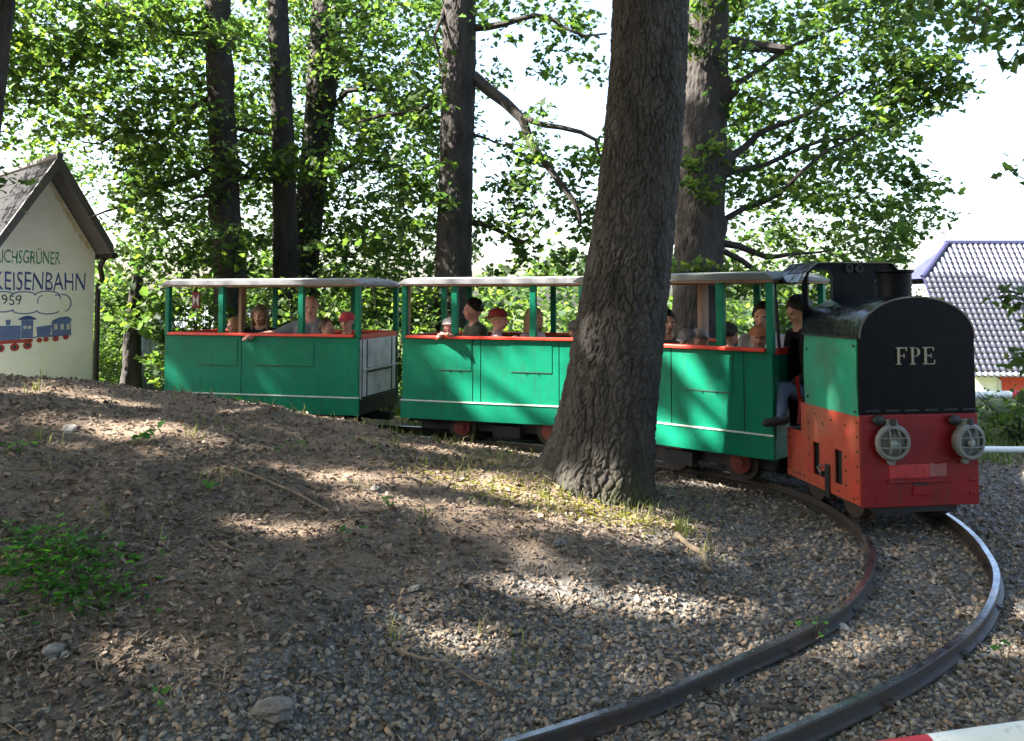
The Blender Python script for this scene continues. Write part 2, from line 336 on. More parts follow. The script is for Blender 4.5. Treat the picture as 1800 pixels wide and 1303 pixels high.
def zground(x, y):
    x = np.asarray(x, float); y = np.asarray(y, float); sh = x.shape; x = x.ravel(); y = y.ravel()
    xc = np.clip(x, -8, 7); yc = np.clip(y, 1.5, 12)
    z = np.empty(len(x)); n = len(CTRL)
    for i in range(0, len(x), 20000):
        a = xc[i:i+20000]; b = yc[i:i+20000]
        d2 = (a[:, None]-CTRL[None, :, 0])**2 + (b[:, None]-CTRL[None, :, 1])**2
        z[i:i+20000] = (0.5*d2*np.log(d2+1e-12)) @ TPS[:n] + TPS[n] + TPS[n+1]*a + TPS[n+2]*b
    far = -3.0*smooth01(13, 27, y) - 9*smooth01(36, 200, y)
    w = 1 - smooth01(9.5, 13.5, y)
    z = z*np.maximum(w, 0.15*(1-smooth01(13, 20, y))) + far
    near = (np.abs(x) < 9) & (y < 15)
    td = track_dist(x, y)
    amp = np.where(near, 0.35+0.65*smooth01(.5, 1.2, td), 0.3)
    for ph, k, a in _ns: z = z + amp*a*np.sin(k[0]*x*1.7+k[1]*y*1.7+ph + 1.3*np.sin(k[1]*x-k[0]*y))
    return z.reshape(sh)
def zg(x, y): return float(zground(np.array([x]), np.array([y]))[0])
def axis_coords(lo, hi, step, far, k=1.35):
    c = list(np.arange(lo, hi+1e-6, step)); a = []; s = step; v = hi
    while v < far[1]: s *= k; v += s; a.append(v)
    b = []; s = step; v = lo
    while v > far[0]: s *= k; v -= s; b.append(v)
    return np.array(b[::-1]+c+a)
gx = axis_coords(-7, 6.5, 0.05, (-400, 400)); gy_ = axis_coords(2.2, 12, 0.05, (-40, 900))
GX, GY = np.meshgrid(gx, gy_); GZ = zground(GX, GY)
nx, ny = len(gx), len(gy_)
idx = np.arange(nx*ny).reshape(ny, nx)
gf = np.stack([idx[:-1, :-1], idx[:-1, 1:], idx[1:, 1:], idx[1:, :-1]], -1).reshape(-1, 4)
td = track_dist(GX, GY)
# gravel bed along the line and on the flat around the bend; grass behind the track
gravel = np.maximum(1-smooth01(.55, 1.25, td), (1-smooth01(.0, .16, GZ.ravel()))*(GX.ravel() > -1.2)*(1-smooth01(9, 11, GY.ravel())))
grassy = smooth01(9.8, 12, GY.ravel()+0*GX.ravel())*smooth01(.6, 1.1, td)
tt = np.stack([gravel, grassy, 0*gravel], 1)
ground = np_obj('ground', np.stack([GX, GY, GZ], -1).reshape(-1, 3), gf, 'soil', smooth=True, tint=tt)
tag(ground, kind='structure')

def rail_obj(P, label):
    prof = [(-.035,-.075),(.035,-.075),(.035,-.066),(.008,-.056),(.008,-.026),(.021,-.018),(.021,-.003),(.016,0),(-.016,0),(-.021,-.003),(-.021,-.018),(-.008,-.026),(-.008,-.056),(-.035,-.066)]
    n = len(P); k = len(prof); V = np.zeros((n, k, 3))
    t = np.gradient(P[:, :2], axis=0); t /= np.linalg.norm(t, axis=1)[:, None]; nr = np.stack([t[:, 1], -t[:, 0]], 1)
    for j, (a, b) in enumerate(prof):
        V[:, j, :2] = P[:, :2] + nr*a; V[:, j, 2] = P[:, 2]+b
    mb = MB(); fs = []
    for i in range(n-1):
        for j in range(k): fs.append((i*k+j, i*k+(j+1) % k, (i+1)*k+(j+1) % k, (i+1)*k+j))
    mb.add(V.reshape(-1, 3), fs); o = mb.build('rail', 'rail_steel', None, smooth=True)
    tag(o, label, 'rail', 'rails of the narrow gauge line')
    hd = MB(); V2 = np.zeros((n, 4, 3))
    for j, (a, b) in enumerate([(-.0165,.0005),(.0165,.0005),(.0165,.002),(-.0165,.002)]):
        V2[:, j, :2] = P[:, :2]+nr*a; V2[:, j, 2] = P[:, 2]+b
    fs = [(i*4+j, i*4+(j+1) % 4, (i+1)*4+(j+1) % 4, (i+1)*4+j) for i in range(n-1) for j in range(4)]
    hd.add(V2.reshape(-1, 3), fs); hd.build('running_surface', 'rail_head', o)
    return o
RAIL_I = rail_obj(RI, 'dark steel rail on the inside of the bend, ending lower centre beside the leaf litter')
RAIL_O = rail_obj(RO, 'shiny topped steel rail on the outside of the bend, nearest the striped barrier pole')
# sleepers, almost buried in the ballast
mid = (RI+RO)/2
acc = 0; last = mid[0]
for i in range(1, len(mid)):
    acc += np.linalg.norm(mid[i]-mid[i-1])
    if acc > .62 and -4.5 < mid[i][0] and mid[i][1] > 2.9 and (mid[i][1] < 5.2 or mid[i][1] > 6.6):
        acc = 0
        d = RO[i]-RI[i]; d = d/np.linalg.norm(d); q = mid[i]
        a = q-d*.52; b = q+d*.52
        s = MB().bar((a[0], a[1], q[2]-.136), (b[0], b[1], q[2]-.136), .13, .09).build('sleeper', 'sleeper_wood', ground, bevel=.008)

        if q[1] < 7.5:
            tg = np.array([-d[1], d[0], 0])
            for Rr_, par in ((RI[i], RAIL_I), (RO[i], RAIL_O)):
                for sd in (-1, 1):
                    c0 = Rr_+d*.038*sd; c0 = (c0[0], c0[1], Rr_[2]-.062)
                    MB().bar(tuple(np.array(c0)-tg*.022), tuple(np.array(c0)+tg*.022), .035, .016).build('rail_clip', 'rail_steel', par)
# ------------------------------------------------------------------ trees
def worley_plates(u, v, nu_cells, cell_v, seed, warp=0.35):
    """u in [0,1) periodic, v in metres: returns F2-F1 (0 in the fissures) and a per-cell value"""
    r = np.random.default_rng(seed); warp *= 1.25
    nvc = int(v.max()/cell_v)+6
    jx = r.uniform(.15, .85, (nvc, nu_cells)); jy = r.uniform(.05, .95, (nvc, nu_cells)); val = r.uniform(0, 1, (nvc, nu_cells))
    a = u*nu_cells + warp*np.sin(v*9+u*40) + .5*warp*np.sin(v*23+3*np.sin(u*31)); b = v/cell_v + 1 + warp*np.sin(u*6.283*9+v*4)*0.6
    b = np.clip(b, 1, nvc-3)
    ia = np.floor(a).astype(int); ib = np.floor(b).astype(int)
    f1 = np.full(u.shape, 9.); f2 = np.full(u.shape, 9.); cv = np.zeros(u.shape)
    for dj in (-1, 0, 1):
        for di in (-1, 0, 1):
            ci = (ia+di) % nu_cells; cj = np.clip(ib+dj, 0, nvc-1)
            sx = (ia+di)+jx[cj, ci] + 0.5*(cj % 2); sy = (ib+dj)+jy[cj, ci]
            d = np.sqrt((a-sx)**2+(b-sy)**2)
            new = d < f1
            f2 = np.where(new, f1, np.minimum(f2, d)); cv = np.where(new, val[cj, ci], cv); f1 = np.where(new, d, f1)
    return f2-f1, cv
def vnoise(u, v, nu_cells, cell_v, seed):
    """smooth value noise, periodic in u"""
    r = np.random.default_rng(seed); nvc = int(v.max()/cell_v)+4; g = r.uniform(0, 1, (nvc, nu_cells))
    a = (u % 1)*nu_cells; b = np.clip(v/cell_v, 0, nvc-2.01); ia = np.floor(a).astype(int); ib = np.floor(b).astype(int); fa = a-ia; fb = b-ib
    fa = fa*fa*(3-2*fa); fb = fb*fb*(3-2*fb); i0 = ia % nu_cells; i1 = (ia+1) % nu_cells
    return (g[ib, i0]*(1-fa)+g[ib, i1]*fa)*(1-fb)+(g[ib+1, i0]*(1-fa)+g[ib+1, i1]*fa)*fb
def trunk_obj(path, radii, matname, parent, nu=120, dz=.02, plate=(.055,.13), depth=.014, flare=None, seed=1, name='trunk', knots=(), lobes=None):
    P = np.array(path, float); Rr = np.array(radii, float)
    s = np.concatenate([[0], np.cumsum(np.linalg.norm(np.diff(P, axis=0), axis=1))])
    S = np.arange(0, s[-1], dz); nv = len(S)
    # smooth centre line
    C = np.stack([np.interp(S, s, P[:, k]) for k in range(3)], 1); rad = np.interp(S, s, Rr)
    w = max(1, int(.35/dz)); ker = np.ones(2*w+1)/(2*w+1)
    def sm(a): return np.convolve(np.pad(a, w, mode='edge'), ker, 'valid')
    C = np.stack([sm(C[:, k]) for k in range(3)], 1); C[:, 2] = np.interp(S, s, P[:, 2]); rad = sm(rad)
    th = np.arange(nu)/nu
    U, V = np.meshgrid(th, S); TH = U*2*np.pi
    circ = 2*np.pi*rad.mean(); c1 = max(8, int(circ/plate[0])); ph = plate[1]
    Uw = U+(vnoise(U, V, max(5, c1//3), ph*1.2, seed+11)-.5)*1.1/c1+(vnoise(U, V, c1, ph*.3, seed+12)-.5)*.55/c1
    n1 = .75*vnoise(Uw, V, c1, ph*1.6, seed)+.25*vnoise(Uw, V, 2*c1, ph*.5, seed+1)
    e, cv = worley_plates(Uw % 1, V+.25*ph*(vnoise(U, V, c1, ph*.6, seed+8)-.5), int(1.15*c1), ph*.62, seed+2, warp=.22)
    f1 = np.clip(np.abs(n1-.5)/.075, 0, 1)**.8; f2 = np.clip(e/.20, 0, 1)**.8
    h = depth*(.55*f1+.75*f2*(.55+.75*cv)*(.35+.65*f1)-.75+.3*(vnoise(U, V, c1, ph*.7, seed+4)-.5)+.28*(vnoise(U, V, 4*c1, ph*.16, seed+6)-.5))
    RADI = rad[:, None]*(1+.035*np.sin(2*TH+V*.7+seed)+.025*np.sin(3*TH-V*1.1)) + h
    if lobes:
        z0, hgt, amp, angs = lobes
        fl = np.exp(-np.clip(V-z0, 0, 9)/hgt)
        lob = np.zeros_like(V)
        for a, wd, k in angs: 
            dd = (TH-a+np.pi) % (2*np.pi)-np.pi; lob += k*np.exp(-(dd/wd)**2)
        RADI = RADI + amp*fl*lob
    for kz, ka, kr, kd in knots:
        dd = (TH-ka+np.pi) % (2*np.pi)-np.pi
        RADI = RADI + kd*np.exp(-((V-kz)/kr)**2-(dd*rad.mean()/kr)**2)
    X = C[:, 0, None]+RADI*np.cos(TH); Y = C[:, 1, None]+RADI*np.sin(TH); Z = np.repeat(C[:, 2, None], nu, 1)
    idx = np.arange(nv*nu).reshape(nv, nu); nxt = np.roll(idx, -1, 1)
    fc = np.stack([idx[:-1], nxt[:-1], nxt[1:], idx[1:]], -1).reshape(-1, 4)
    return np_obj(name, np.stack([X, Y, Z], -1).reshape(-1, 3), fc, matname, parent, smooth=True)
def wobble(a, b, n, amp, seed=0, sag=0):
    r = np.random.default_rng(seed); a = np.array(a, float); b = np.array(b, float); L = np.linalg.norm(b-a); out = []
    k = r.normal(0, 1, (4, 3))
    for t in np.linspace(0, 1, n):
        off = sum(k[i]*math.sin((i+1)*math.pi*t)/(i+1) for i in range(4))*amp*L*.5
        out.append(a+(b-a)*t+off*(min(1, 3*t))-np.array([0, 0, sag*t*t*L]))
    return out
def branch(parent, a, b, r0, r1, seed, amp=.12, sag=0, name='branch', matname='tree_bark', n=9):
    pts = wobble(a, b, n, amp, seed, sag); rs = np.linspace(r0, r1, n)
    return pts, MB().tube(pts, rs, 8).build(name, matname, parent, smooth=True)

# leaves: lobed outline, creased along the midrib
LEAF = np.array([(0,0,0),(-.30,.22,.06),(-.20,.40,.03),(-.40,.62,.09),(-.20,.78,.04),(0,1.0,-.06),(.20,.78,.04),(.40,.62,.09),(.20,.40,.03),(.30,.22,.06)])
LEAF_F = np.array([(0,5,4,3,2,1),(0,9,8,7,6,5)])
GREENS = 1.35*np.array([(.034,.068,.014),(.040,.085,.016),(.025,.058,.015),(.055,.098,.018),(.034,.072,.022)])*np.array([.98,.80,1.25])
def leaf_arrays(cent, size, rs, up=.55, droop=.3, bright=.06, greens=GREENS, shape=LEAF, shf=LEAF_F):
    n = len(cent); 
    nrm = rs.normal(0, 1, (n, 3)); nrm /= np.linalg.norm(nrm, axis=1)[:, None]; nrm[:, 2] = np.abs(nrm[:, 2]); nrm = nrm*(1-up)+np.array([0, 0, 1])*up
    nrm /= np.linalg.norm(nrm, axis=1)[:, None]
    d = rs.normal(0, 1, (n, 3)); d[:, 2] -= droop*1.5; d -= nrm*(d*nrm).sum(1)[:, None]; d /= np.linalg.norm(d, axis=1)[:, None]+1e-9
    x = np.cross(d, nrm)
    sz = size[0]*.75+(size[1]*1.12-size[0]*.75)*rs.uniform(0, 1, n)**1.3
    curl = rs.uniform(-1.5, 2.5, n)
    sh = shape.copy()
    V = (cent[:, None] + sz[:, None, None]*(sh[None, :, 0, None]*x[:, None]*1.0 + sh[None, :, 1, None]*d[:, None] + (sh[None, :, 2]*curl[:, None])[:, :, None]*nrm[:, None]))
    k = len(sh); Fc = (shf[None]+(np.arange(n)*k)[:, None, None]).reshape(-1, shf.shape[1])
    g = greens[rs.integers(0, len(greens), n)]*rs.uniform(.7, 1.3, (n, 1))
    yl = rs.uniform(0, 1, n) < bright; g[yl] = g[yl]*np.array([1.9, 1.7, 1.0])
    T = np.repeat(g, k, axis=0)
    return V.reshape(-1, 3), Fc, T
def crown_obj(cent, size, seed, parent, up=.45, bright=.06, name='crown', greens=GREENS, droop=.3):
    rs = np.random.default_rng(seed)
    V, Fc, T = leaf_arrays(np.asarray(cent), size, rs, up, droop, bright, greens)
    return np_obj(name, V, Fc, 'leaf', parent, tint=T)
def clump_points(cents, n_each, spread, seed, flat=.55):
    rs = np.random.default_rng(seed); c = np.repeat(np.asarray(cents), n_each, axis=0)
    d = rs.normal(0, 1, c.shape); d /= np.linalg.norm(d, axis=1)[:, None]; d *= (rs.uniform(0, 1, (len(c), 1))**.5)*spread; d[:, 2] *= flat
    return c+d
def vol_points(n, lo, hi, seed, gap=.0, freq=.9, keep=None):
    """random clump centres in a box, thinned by smooth noise so that real gaps open"""
    rs = np.random.default_rng(seed); out = []
    while len(out) < n:
        p = rs.uniform(lo, hi)
        if mnoise.noise(Vector(p)*freq+Vector((seed, 0, 0))) < gap-.25: continue
        if keep and not keep(p): continue
        out.append(p)
    return np.array(out)

# sun direction tests used when the canopy is pruned: where the light has got through in the photograph
WAG = {1: dict(P=(-4.11,9.80), a=-.257, L=2.50), 2: dict(P=(-1.2,9.03), a=-.327, L=2.30), 3: dict(P=(2.10-1.95*math.cos(.732),6.68+1.95*math.sin(.732)), a=-.732, L=1.95)}
LIT_SIDE = {1: [((.0,.92),(.36,.42),.05),((1.12,1.12),(1.5,.62),.07),((2.02,1.1),(2.3,.8),.025),((2.2,1.1),(2.42,.88),.02),((.02,.66),(.15,.5),.04)],
            2: [((.0,1.1),(.2,.9),.10),((.35,1.3),(1.15,.3),.20),((.62,1.3),(1.5,.22),.30),((.05,.42),(.2,.3),.08),((1.35,1.2),(1.9,.6),.13),((1.7,1.3),(2.3,.7),.12),((1.7,.45),(2.2,.3),.1)],
            3: [((1.1,1.15),(1.55,.38),.10),((1.25,.9),(1.5,.5),.06),((1.62,1.16),(1.86,.5),.035),((.85,.5),(1.15,.3),.10),((1.0,1.15),(1.1,1.0),.03),((1.75,.95),(1.9,.7),.02)]}
LIT_ROOF = [(1,-.1,1.85),(2,-.1,2.4)]
LIT_GROUND = [(0,8.3,.55,.28),(.6,8.05,.35,.2),(1.5,7.62,.45,.14),(1.55,7.25,.6,.07),(2.15,6.43,.28,.05),(.35,6.05,.65,.24),(-.35,6.25,.55,.26),(.80,5.75,.45,.16),(1.1,5.42,.3,.10),(.1,5.2,.5,.09),(-.35,5.45,.45,.1),(-1.2,6.0,.6,.16),(-1.3,5.0,.35,.13),(.45,5.55,.5,.10),(-1.8,8.1,.8,.2),(-2.9,6.5,.7,.16),(-2.2,7.2,.4,.06),(-1.55,3.6,.25,.08),(.5,4.55,.75,.11),(1.0,4.62,.35,.08),(1.41,4.2,.35,.06),(1.9,4.35,.3,.05),(2.75,4.6,.3,.08),(2.46,4.2,.2,.06),(-.3,4.1,.35,.06),(-.8,5.6,.4,.10),(-3.9,7.4,.7,.2),(-.8,7.4,.6,.14),(4.2,7.6,.9,.35),(3.6,4.9,.25,.06)]
def seg_dist(px, pz, a, b):
    a = np.array(a); b = np.array(b); d = b-a; t = np.clip(((px-a[0])*d[0]+(pz-a[1])*d[1])/(d@d), 0, 1)
    return np.hypot(px-a[0]-t*d[0], pz-a[1]-t*d[1])
def prune_for_sun(C):
    l = -np.array(SUNV); drop = np.zeros(len(C), bool); side = np.zeros(len(C), bool)
    for k, w in WAG.items():
        d = np.array([math.cos(w['a']), math.sin(w['a']), 0]); n = np.array([math.sin(w['a']), -math.cos(w['a']), 0]); P = np.array([*w['P'], 0])
        t = ((P-C)@n)/(l@n); H = C+l*t[:, None]; s = (H-P)@d; z = H[:, 2]
        on = (s > -.1) & (s < w['L']+.05) & (z > .2) & (z < 1.3); side |= on
        for a, b, wd in LIT_SIDE[k]: drop |= on & (seg_dist(s, z, a, b) < wd+.045)
    t = (1.8-C[:, 2])/l[2]; H = C+l*t[:, None]
    for k, s0, s1 in LIT_ROOF:
        w = WAG[k]; d = np.array([math.cos(w['a']), math.sin(w['a']), 0]); n = np.array([-math.sin(w['a']), math.cos(w['a']), 0]); P = np.array([*w['P'], 0])
        s = (H-P)@d; q = (H-P)@n; drop |= (s > s0) & (s < s1) & (q > -.15) & (q < .5)
    soft = np.random.default_rng(31).uniform(.2, 1.7, len(C))
    for x, y, rx, ry in LIT_GROUND:
        z0 = zg(x, y); t = (z0-C[:, 2])/l[2]; H = C+l*t[:, None]
        drop |= ~side & (((H[:, 0]-x)/(rx+.05))**2+((H[:, 1]-y)/(ry+.06))**2 < soft)
    return C[~drop]

# ---- the big oak in front of the train
oak = empty('oak_tree', (.82,6.5,.1)); tag(oak, 'thick dark oak trunk standing in front of the train with flared mossy foot', 'tree')
def W2L(o, pts): return [tuple(np.array(q)-np.array(o.location)) for q in pts]
L_ = lambda o, q: tuple(np.array(q)-np.array(o.location))
trunk_obj(W2L(oak, [(.69,6.52,-.18),(.71,6.5,.25),(.765,6.48,.75),(.84,6.46,1.3),(.93,6.44,2.0),(1.0,6.42,2.6),(1.06,6.4,3.3),(1.09,6.4,4.0),(1.1,6.4,5.2),(1.1,6.4,7.4)]),
          [.40,.37,.36,.345,.32,.307,.298,.290,.27,.2], 'oak_bark', oak, nu=400, dz=.010, plate=(.036,.13), depth=.023, seed=3,
          lobes=(.22,.27,.34,[(R(174),.45,1.15),(R(225),.35,.5),(R(285),.38,.30),(R(318),.3,.22),(R(10),.4,.12),(R(90),.5,.4),(R(140),.4,.5)]))
oak_c = []
for i, (b, r0) in enumerate([((-3.4,4.2,7.4),.13),((-2.2,7.6,8.2),.12),((3.6,5.2,6.4),.10),((.5,3.2,7.6),.1),((1.2,9.2,8.2),.1)]):
    pts, _ = branch(oak, L_(oak, (1.08,6.4,5.0+.3*i)), L_(oak, b), r0, .03, 30+i, .15, name='limb', matname='oak_bark')
# hanging spray at the top right of the picture
pts, _ = branch(oak, L_(oak, (3.6,5.2,6.4)), L_(oak, (2.95,5.0,3.35)), .03, .006, 51, .2, name='twig_branch', matname='oak_bark')
for i, (a, b) in enumerate([((3.3,5.1,4.6),(2.45,5.2,3.35)),((3.2,5.05,4.2),(3.1,4.9,3.0)),((3.1,5.05,3.9),(2.72,4.9,3.08)),((3.3,5.1,4.4),(2.2,5.4,3.52))]):
    branch(oak, L_(oak, a), L_(oak, b), .012, .003, 60+i, .15, name='twig_branch', matname='oak_bark', n=7)
spray = []
rs = np.random.default_rng(77)
for a, b, n in [((3.05,5.1,3.75),(2.45,5.2,3.42),55),((3.2,5.0,3.7),(3.12,4.9,3.05),50),((2.95,5.0,3.6),(2.75,4.9,3.12),30),((2.7,5.3,3.75),(2.2,5.4,3.5),45),((3.3,5.0,3.5),(3.05,4.9,3.22),30),((3.2,5.1,3.75),(2.6,5.1,3.62),50),((3.15,5,3.5),(2.8,5,3.25),60),((3.2,4.9,3.35),(3.0,4.9,3.0),45),((2.75,5.1,3.55),(2.5,5.1,3.25),40),((2.5,5.3,3.7),(2.05,5.4,3.45),45)]:
    t = rs.uniform(0, 1, n)[:, None]; spray.append(np.array(a)+(np.array(b)-np.array(a))*t+rs.normal(0, .07, (n, 3))*np.array([1,1,.6]))
crown_obj(np.vstack(spray)-np.array(oak.location), (.055,.10), 5, oak, up=.25, bright=.03, droop=.8, name='hanging_leaves')
# dense shading crown over the clearing, pruned where the sun breaks through
cc = vol_points(3900, (-15.5,-.6,5.7), (-.6,9.6,8.6), 11, gap=-.35, freq=.55, keep=lambda p: p[2] > 2.15+.36*max(p[1], 1)+.35)
lv = clump_points(cc, 26, .42, 12)
lv = prune_for_sun(lv)
c2 = vol_points(560, (-6.5,-9.0,3.6), (5.0,9.0,8.6), 17, gap=.0, freq=.5, keep=lambda p: p[2] > (2.6 if p[1] < -1 else 2.5+.40*max(p[1], 1)+.4) and (p[0] > -1.5 or p[1] < 0))  # crown extended unseen over and behind the camera, added to block sky light
lv2 = prune_for_sun(clump_points(c2, 22, .5, 18))
crown_obj(lv2-np.array(oak.location), (.13,.22), 19, oak, up=.5)
oc = lv[lv[:, 0] > -7.5]; lc = lv[lv[:, 0] <= -7.5]
crown_obj(oc-np.array(oak.location), (.12,.20), 13, oak, up=.62)

# ---- tree at the left edge, in front of the small house
def simple_tree(name, label, base, path, radii, seed, group='trees behind the train', bk='tree_bark', nu=90, dz=.025, plate=(.042,.17), depth=.017, knots=()):
    t = empty(name, base); tag(t, label, 'tree', group)
    trunk_obj(W2L(t, path), radii, bk, t, nu=nu, dz=dz, plate=plate, depth=depth, seed=seed, knots=knots, lobes=(.2,.35,.12,[(1.0,.5,1),(2.9,.5,.8),(4.6,.5,1),(5.6,.4,.6)]))
    return t
YL = 7.0
tl = simple_tree('edge_tree', 'slim dark tree trunk cut by the left edge, in front of the painted house', (-4.45,YL,.7), [(-4.66,YL,.5),(-4.62,YL,1.2),(-4.56,YL,2.0),(-4.5,YL,2.8),(-4.39,YL,4.2),(-4.35,YL,6),(-4.3,YL,9)], [.13,.10,.095,.09,.09,.085,.05], 21, None, nu=80)
crown_obj(lc-np.array(tl.location), (.12,.20), 14, tl, up=.62)
for i, b in enumerate([(-9,5.2,7.4),(-8.5,8.2,7.6),(-11.5,6.5,7.8),(-8,3,7.2)]): branch(tl, L_(tl, (-4.33,YL,5.2+.4*i)), L_(tl, b), .07, .015, 90+i, .12, name='limb')
q = np.random.default_rng(3).normal(0, 1, (26, 3))*np.array([.07,.1,.13])+np.array([-4.30,YL,2.66])
crown_obj(q-np.array(tl.location), (.07,.11), 15, tl, up=.2, droop=.8, name='low_leaves')

# ---- trunks behind the train
t1 = simple_tree('leaning_tree', 'dark knobbly trunk, first from the left behind the rear wagon', (-4.42,13,0), [(-4.36,13,-.2),(-4.42,13,1),(-4.44,13,2),(-4.52,13,2.9),(-4.58,13,4.1),(-4.68,13,5.2),(-4.72,13,6.4),(-4.7,13,9)], [.26,.235,.225,.205,.195,.2,.2,.12], 31, knots=[(2.2,5.2,.25,.05),(3.2,3.6,.2,.06),(4.4,4.4,.2,.05),(5.4,5.8,.2,.06),(3.9,5.9,.15,.05)])
t2 = simple_tree('straight_tree', 'straight brown trunk rising just right of the knobbly dark one', (-3.69,13.5,0), [(-3.66,13.5,-.2),(-3.68,13.5,1),(-3.69,13.5,2),(-3.78,13.5,4.2),(-3.9,13.5,6.5),(-3.95,13.5,9)], [.23,.21,.2,.175,.16,.1], 32)
t3 = simple_tree('ivy_tree', 'ivy covered trunk leaning right, beside the straight brown trunk', (-3.7,14.5,0), [(-3.8,14.5,-.2),(-3.72,14.5,1.5),(-3.6,14.5,2.9),(-3.42,14.5,4.8),(-3.28,14.5,7),(-3.2,14.5,9)], [.28,.26,.25,.26,.26,.16], 33)
t4 = simple_tree('forked_tree', 'dark trunk with a drooping side limb, behind the middle wagon', (-.88,12.5,0), [(-.9,12.5,-.2),(-.885,12.5,1),(-.884,12.5,2),(-.86,12.5,3.5),(-.82,12.5,5),(-.81,12.5,6.2),(-.8,12.5,9)], [.31,.29,.28,.255,.25,.24,.15], 34, nu=130)
t5 = simple_tree('burl_tree', 'broad trunk with round burls behind the front wagon', (2.37,10.5,0), [(2.35,10.5,-.2),(2.36,10.5,1),(2.375,10.5,2.14),(2.45,10.5,4),(2.5,10.5,5.5),(2.5,10.5,9)], [.36,.33,.31,.295,.29,.18], 35, nu=150, knots=[(4.45,R(-20),.13,.16),(3.55,R(-25),.16,.13),(2.7,R(-15),.12,.05)])
t6 = simple_tree('slender_tree', 'short slim trunk wrapped in leaves between the house and rear wagon', (-5.08,11.6,0), [(-5.5,11.9,-.1),(-5.46,11.9,.5),(-5.46,11.9,1.2),(-5.42,11.9,1.7),(-5.35,11.9,2.3)], [.13,.11,.11,.08,.03], 36, nu=60)
# limbs
B = lambda t, a, b, r0, r1, sd, amp=.12, sag=0, nm='branch': branch(t, L_(t, a), L_(t, b), r0, r1, sd, amp, sag, nm)[0]
B(t4, (-.6,12.5,5.0), (.15,12.3,4.3), .10,.075, 1, .05, 0, 'limb'); B(t4, (.15,12.3,4.3), (1.0,12.1,2.7), .075,.03, 2, .10, 0, 'limb')
B(t4, (.1,12.3,4.35), (1.5,12.1,3.6), .05,.015, 3, .10); B(t4, (-.6,12.5,5.75), (1.4,12.0,5.5), .06,.015, 4, .1); B(t4, (-.62,12.5,4.1), (.2,12.3,3.85), .025,.008, 5, .15); B(t4, (-.6,12.5,2.75), (.5,12.2,2.7), .05,.012, 6, .15)
B(t4, (-1.05,12.5,4.6), (-2.6,12.3,4.2), .05,.012, 7, .1); B(t4, (-1.05,12.4,6.0), (-1.0,12.15,4.9), .03,.012, 8, .12, 0, 'vine')
B(t1, (-4.75,13,4.8), (-6.6,12.6,4.0), .05,.012, 9, .12); B(t1, (-4.7,13,3.7), (-6.4,12.4,2.8), .05,.012, 10, .12); B(t1, (-4.4,13,4.3), (-3.6,12.6,4.0), .035,.01, 11, .12); B(t1, (-4.8,13,5.8), (-6.8,12.8,6.0), .05,.012, 12, .12)
B(t2, (-3.8,13.5,3.6), (-5.2,12.6,3.0), .05,.012, 13, .12); B(t2, (-3.6,13.5,1.9), (-4.6,12.8,1.9), .03,.01, 14, .1)
B(t3, (-3.3,14.5,5), (-1.6,14.0,5.3), .06,.012, 15, .12); B(t3, (-3.4,14.5,3.8), (-1.8,14.0,3.9), .05,.012, 16, .12)
B(t5, (2.75,10.5,4.9), (3.5,10.3,4.75), .09,.06, 17, .03, 0, 'stub'); B(t5, (2.8,10.5,3.4), (4.4,10.4,4.3), .05,.012, 18, .08); B(t5, (2.75,10.5,3.2), (4.3,10.3,3.6), .045,.012, 19, .1); B(t5, (2.75,10.5,4.3), (4.6,10.5,5.2), .04,.012, 20, .08)
B(t5, (2.7,10.5,2.3), (4.0,10.2,2.2), .05,.01, 21, .1); B(t5, (2.7,10.5,2.6), (4.9,10.4,4.0), .04,.01, 22, .08); B(t5, (2.7,10.5,2.2), (4.6,10.4,1.5), .04,.01, 23, .12)
# crowns
def sub(t, c): return np.asarray(c)-np.array(t.location)
def clear_house(p): return not (p[0]/p[1] < -.475 and p[2] < 1.62+p[1]*.19 and p[1] < 15.8)
def crown(t, boxlist, size, seed, spread=.34, n_each=24, up=.3, bright=.10, **k):
    pts = []
    for j, (n, lo, hi, gap, keep) in enumerate(boxlist):
        pts.append(clump_points(vol_points(n, lo, hi, seed*10+j, gap, .8, keep), n_each, spread, seed*7+j))
    return crown_obj(sub(t, np.vstack(pts)), size, seed, t, up=up, bright=bright, **k)
crown(t1, [(540,(-9.2,11.8,1.3),(-3.9,14.6,7.4),.06,clear_house),(260,(-9.0,11.5,2.6),(-5.0,13.0,7.2),.02,clear_house),(520,(-10.5,16,.2),(-4.8,18.5,8.2),.0,clear_house)], (.08,.14), 41, bright=.20)
crown(t2, [(250,(-5.4,13.9,1.0),(-2.6,16.4,7.8),.06,None),(18,(-4.0,12.7,3.5),(-3.2,13.2,4.4),.0,None)], (.08,.14), 42)
crown(t3, [(420,(-4.6,14.9,1.0),(-.7,17.0,8.2),.03,None),(240,(-3.0,13.2,1.2),(-.7,14.9,8.0),.03,None)], (.08,.14), 43)
crown(t4, [(150,(-2.9,11.9,1.7),(-1.0,13.4,6.8),.0,None),(60,(-.5,11.9,5.0),(1.8,13.2,6.9),.0,None),(95,(.2,11.8,1.9),(1.9,13.2,4.4),.0,lambda p: p[2] < 4.9-.35*p[0]),(45,(-.5,11.9,1.8),(.5,12.8,4.2),.0,None)], (.09,.15), 44, spread=.30, n_each=18, bright=.04)
def right_edge(p):
    # uneven right-hand outline of the crown
    lim = 5.15+.35*math.sin(p[2]*2.3+1)+.25*math.sin(p[2]*5.1)
    return p[0]*10.5/p[1] < lim-.02*(p[2]-3)
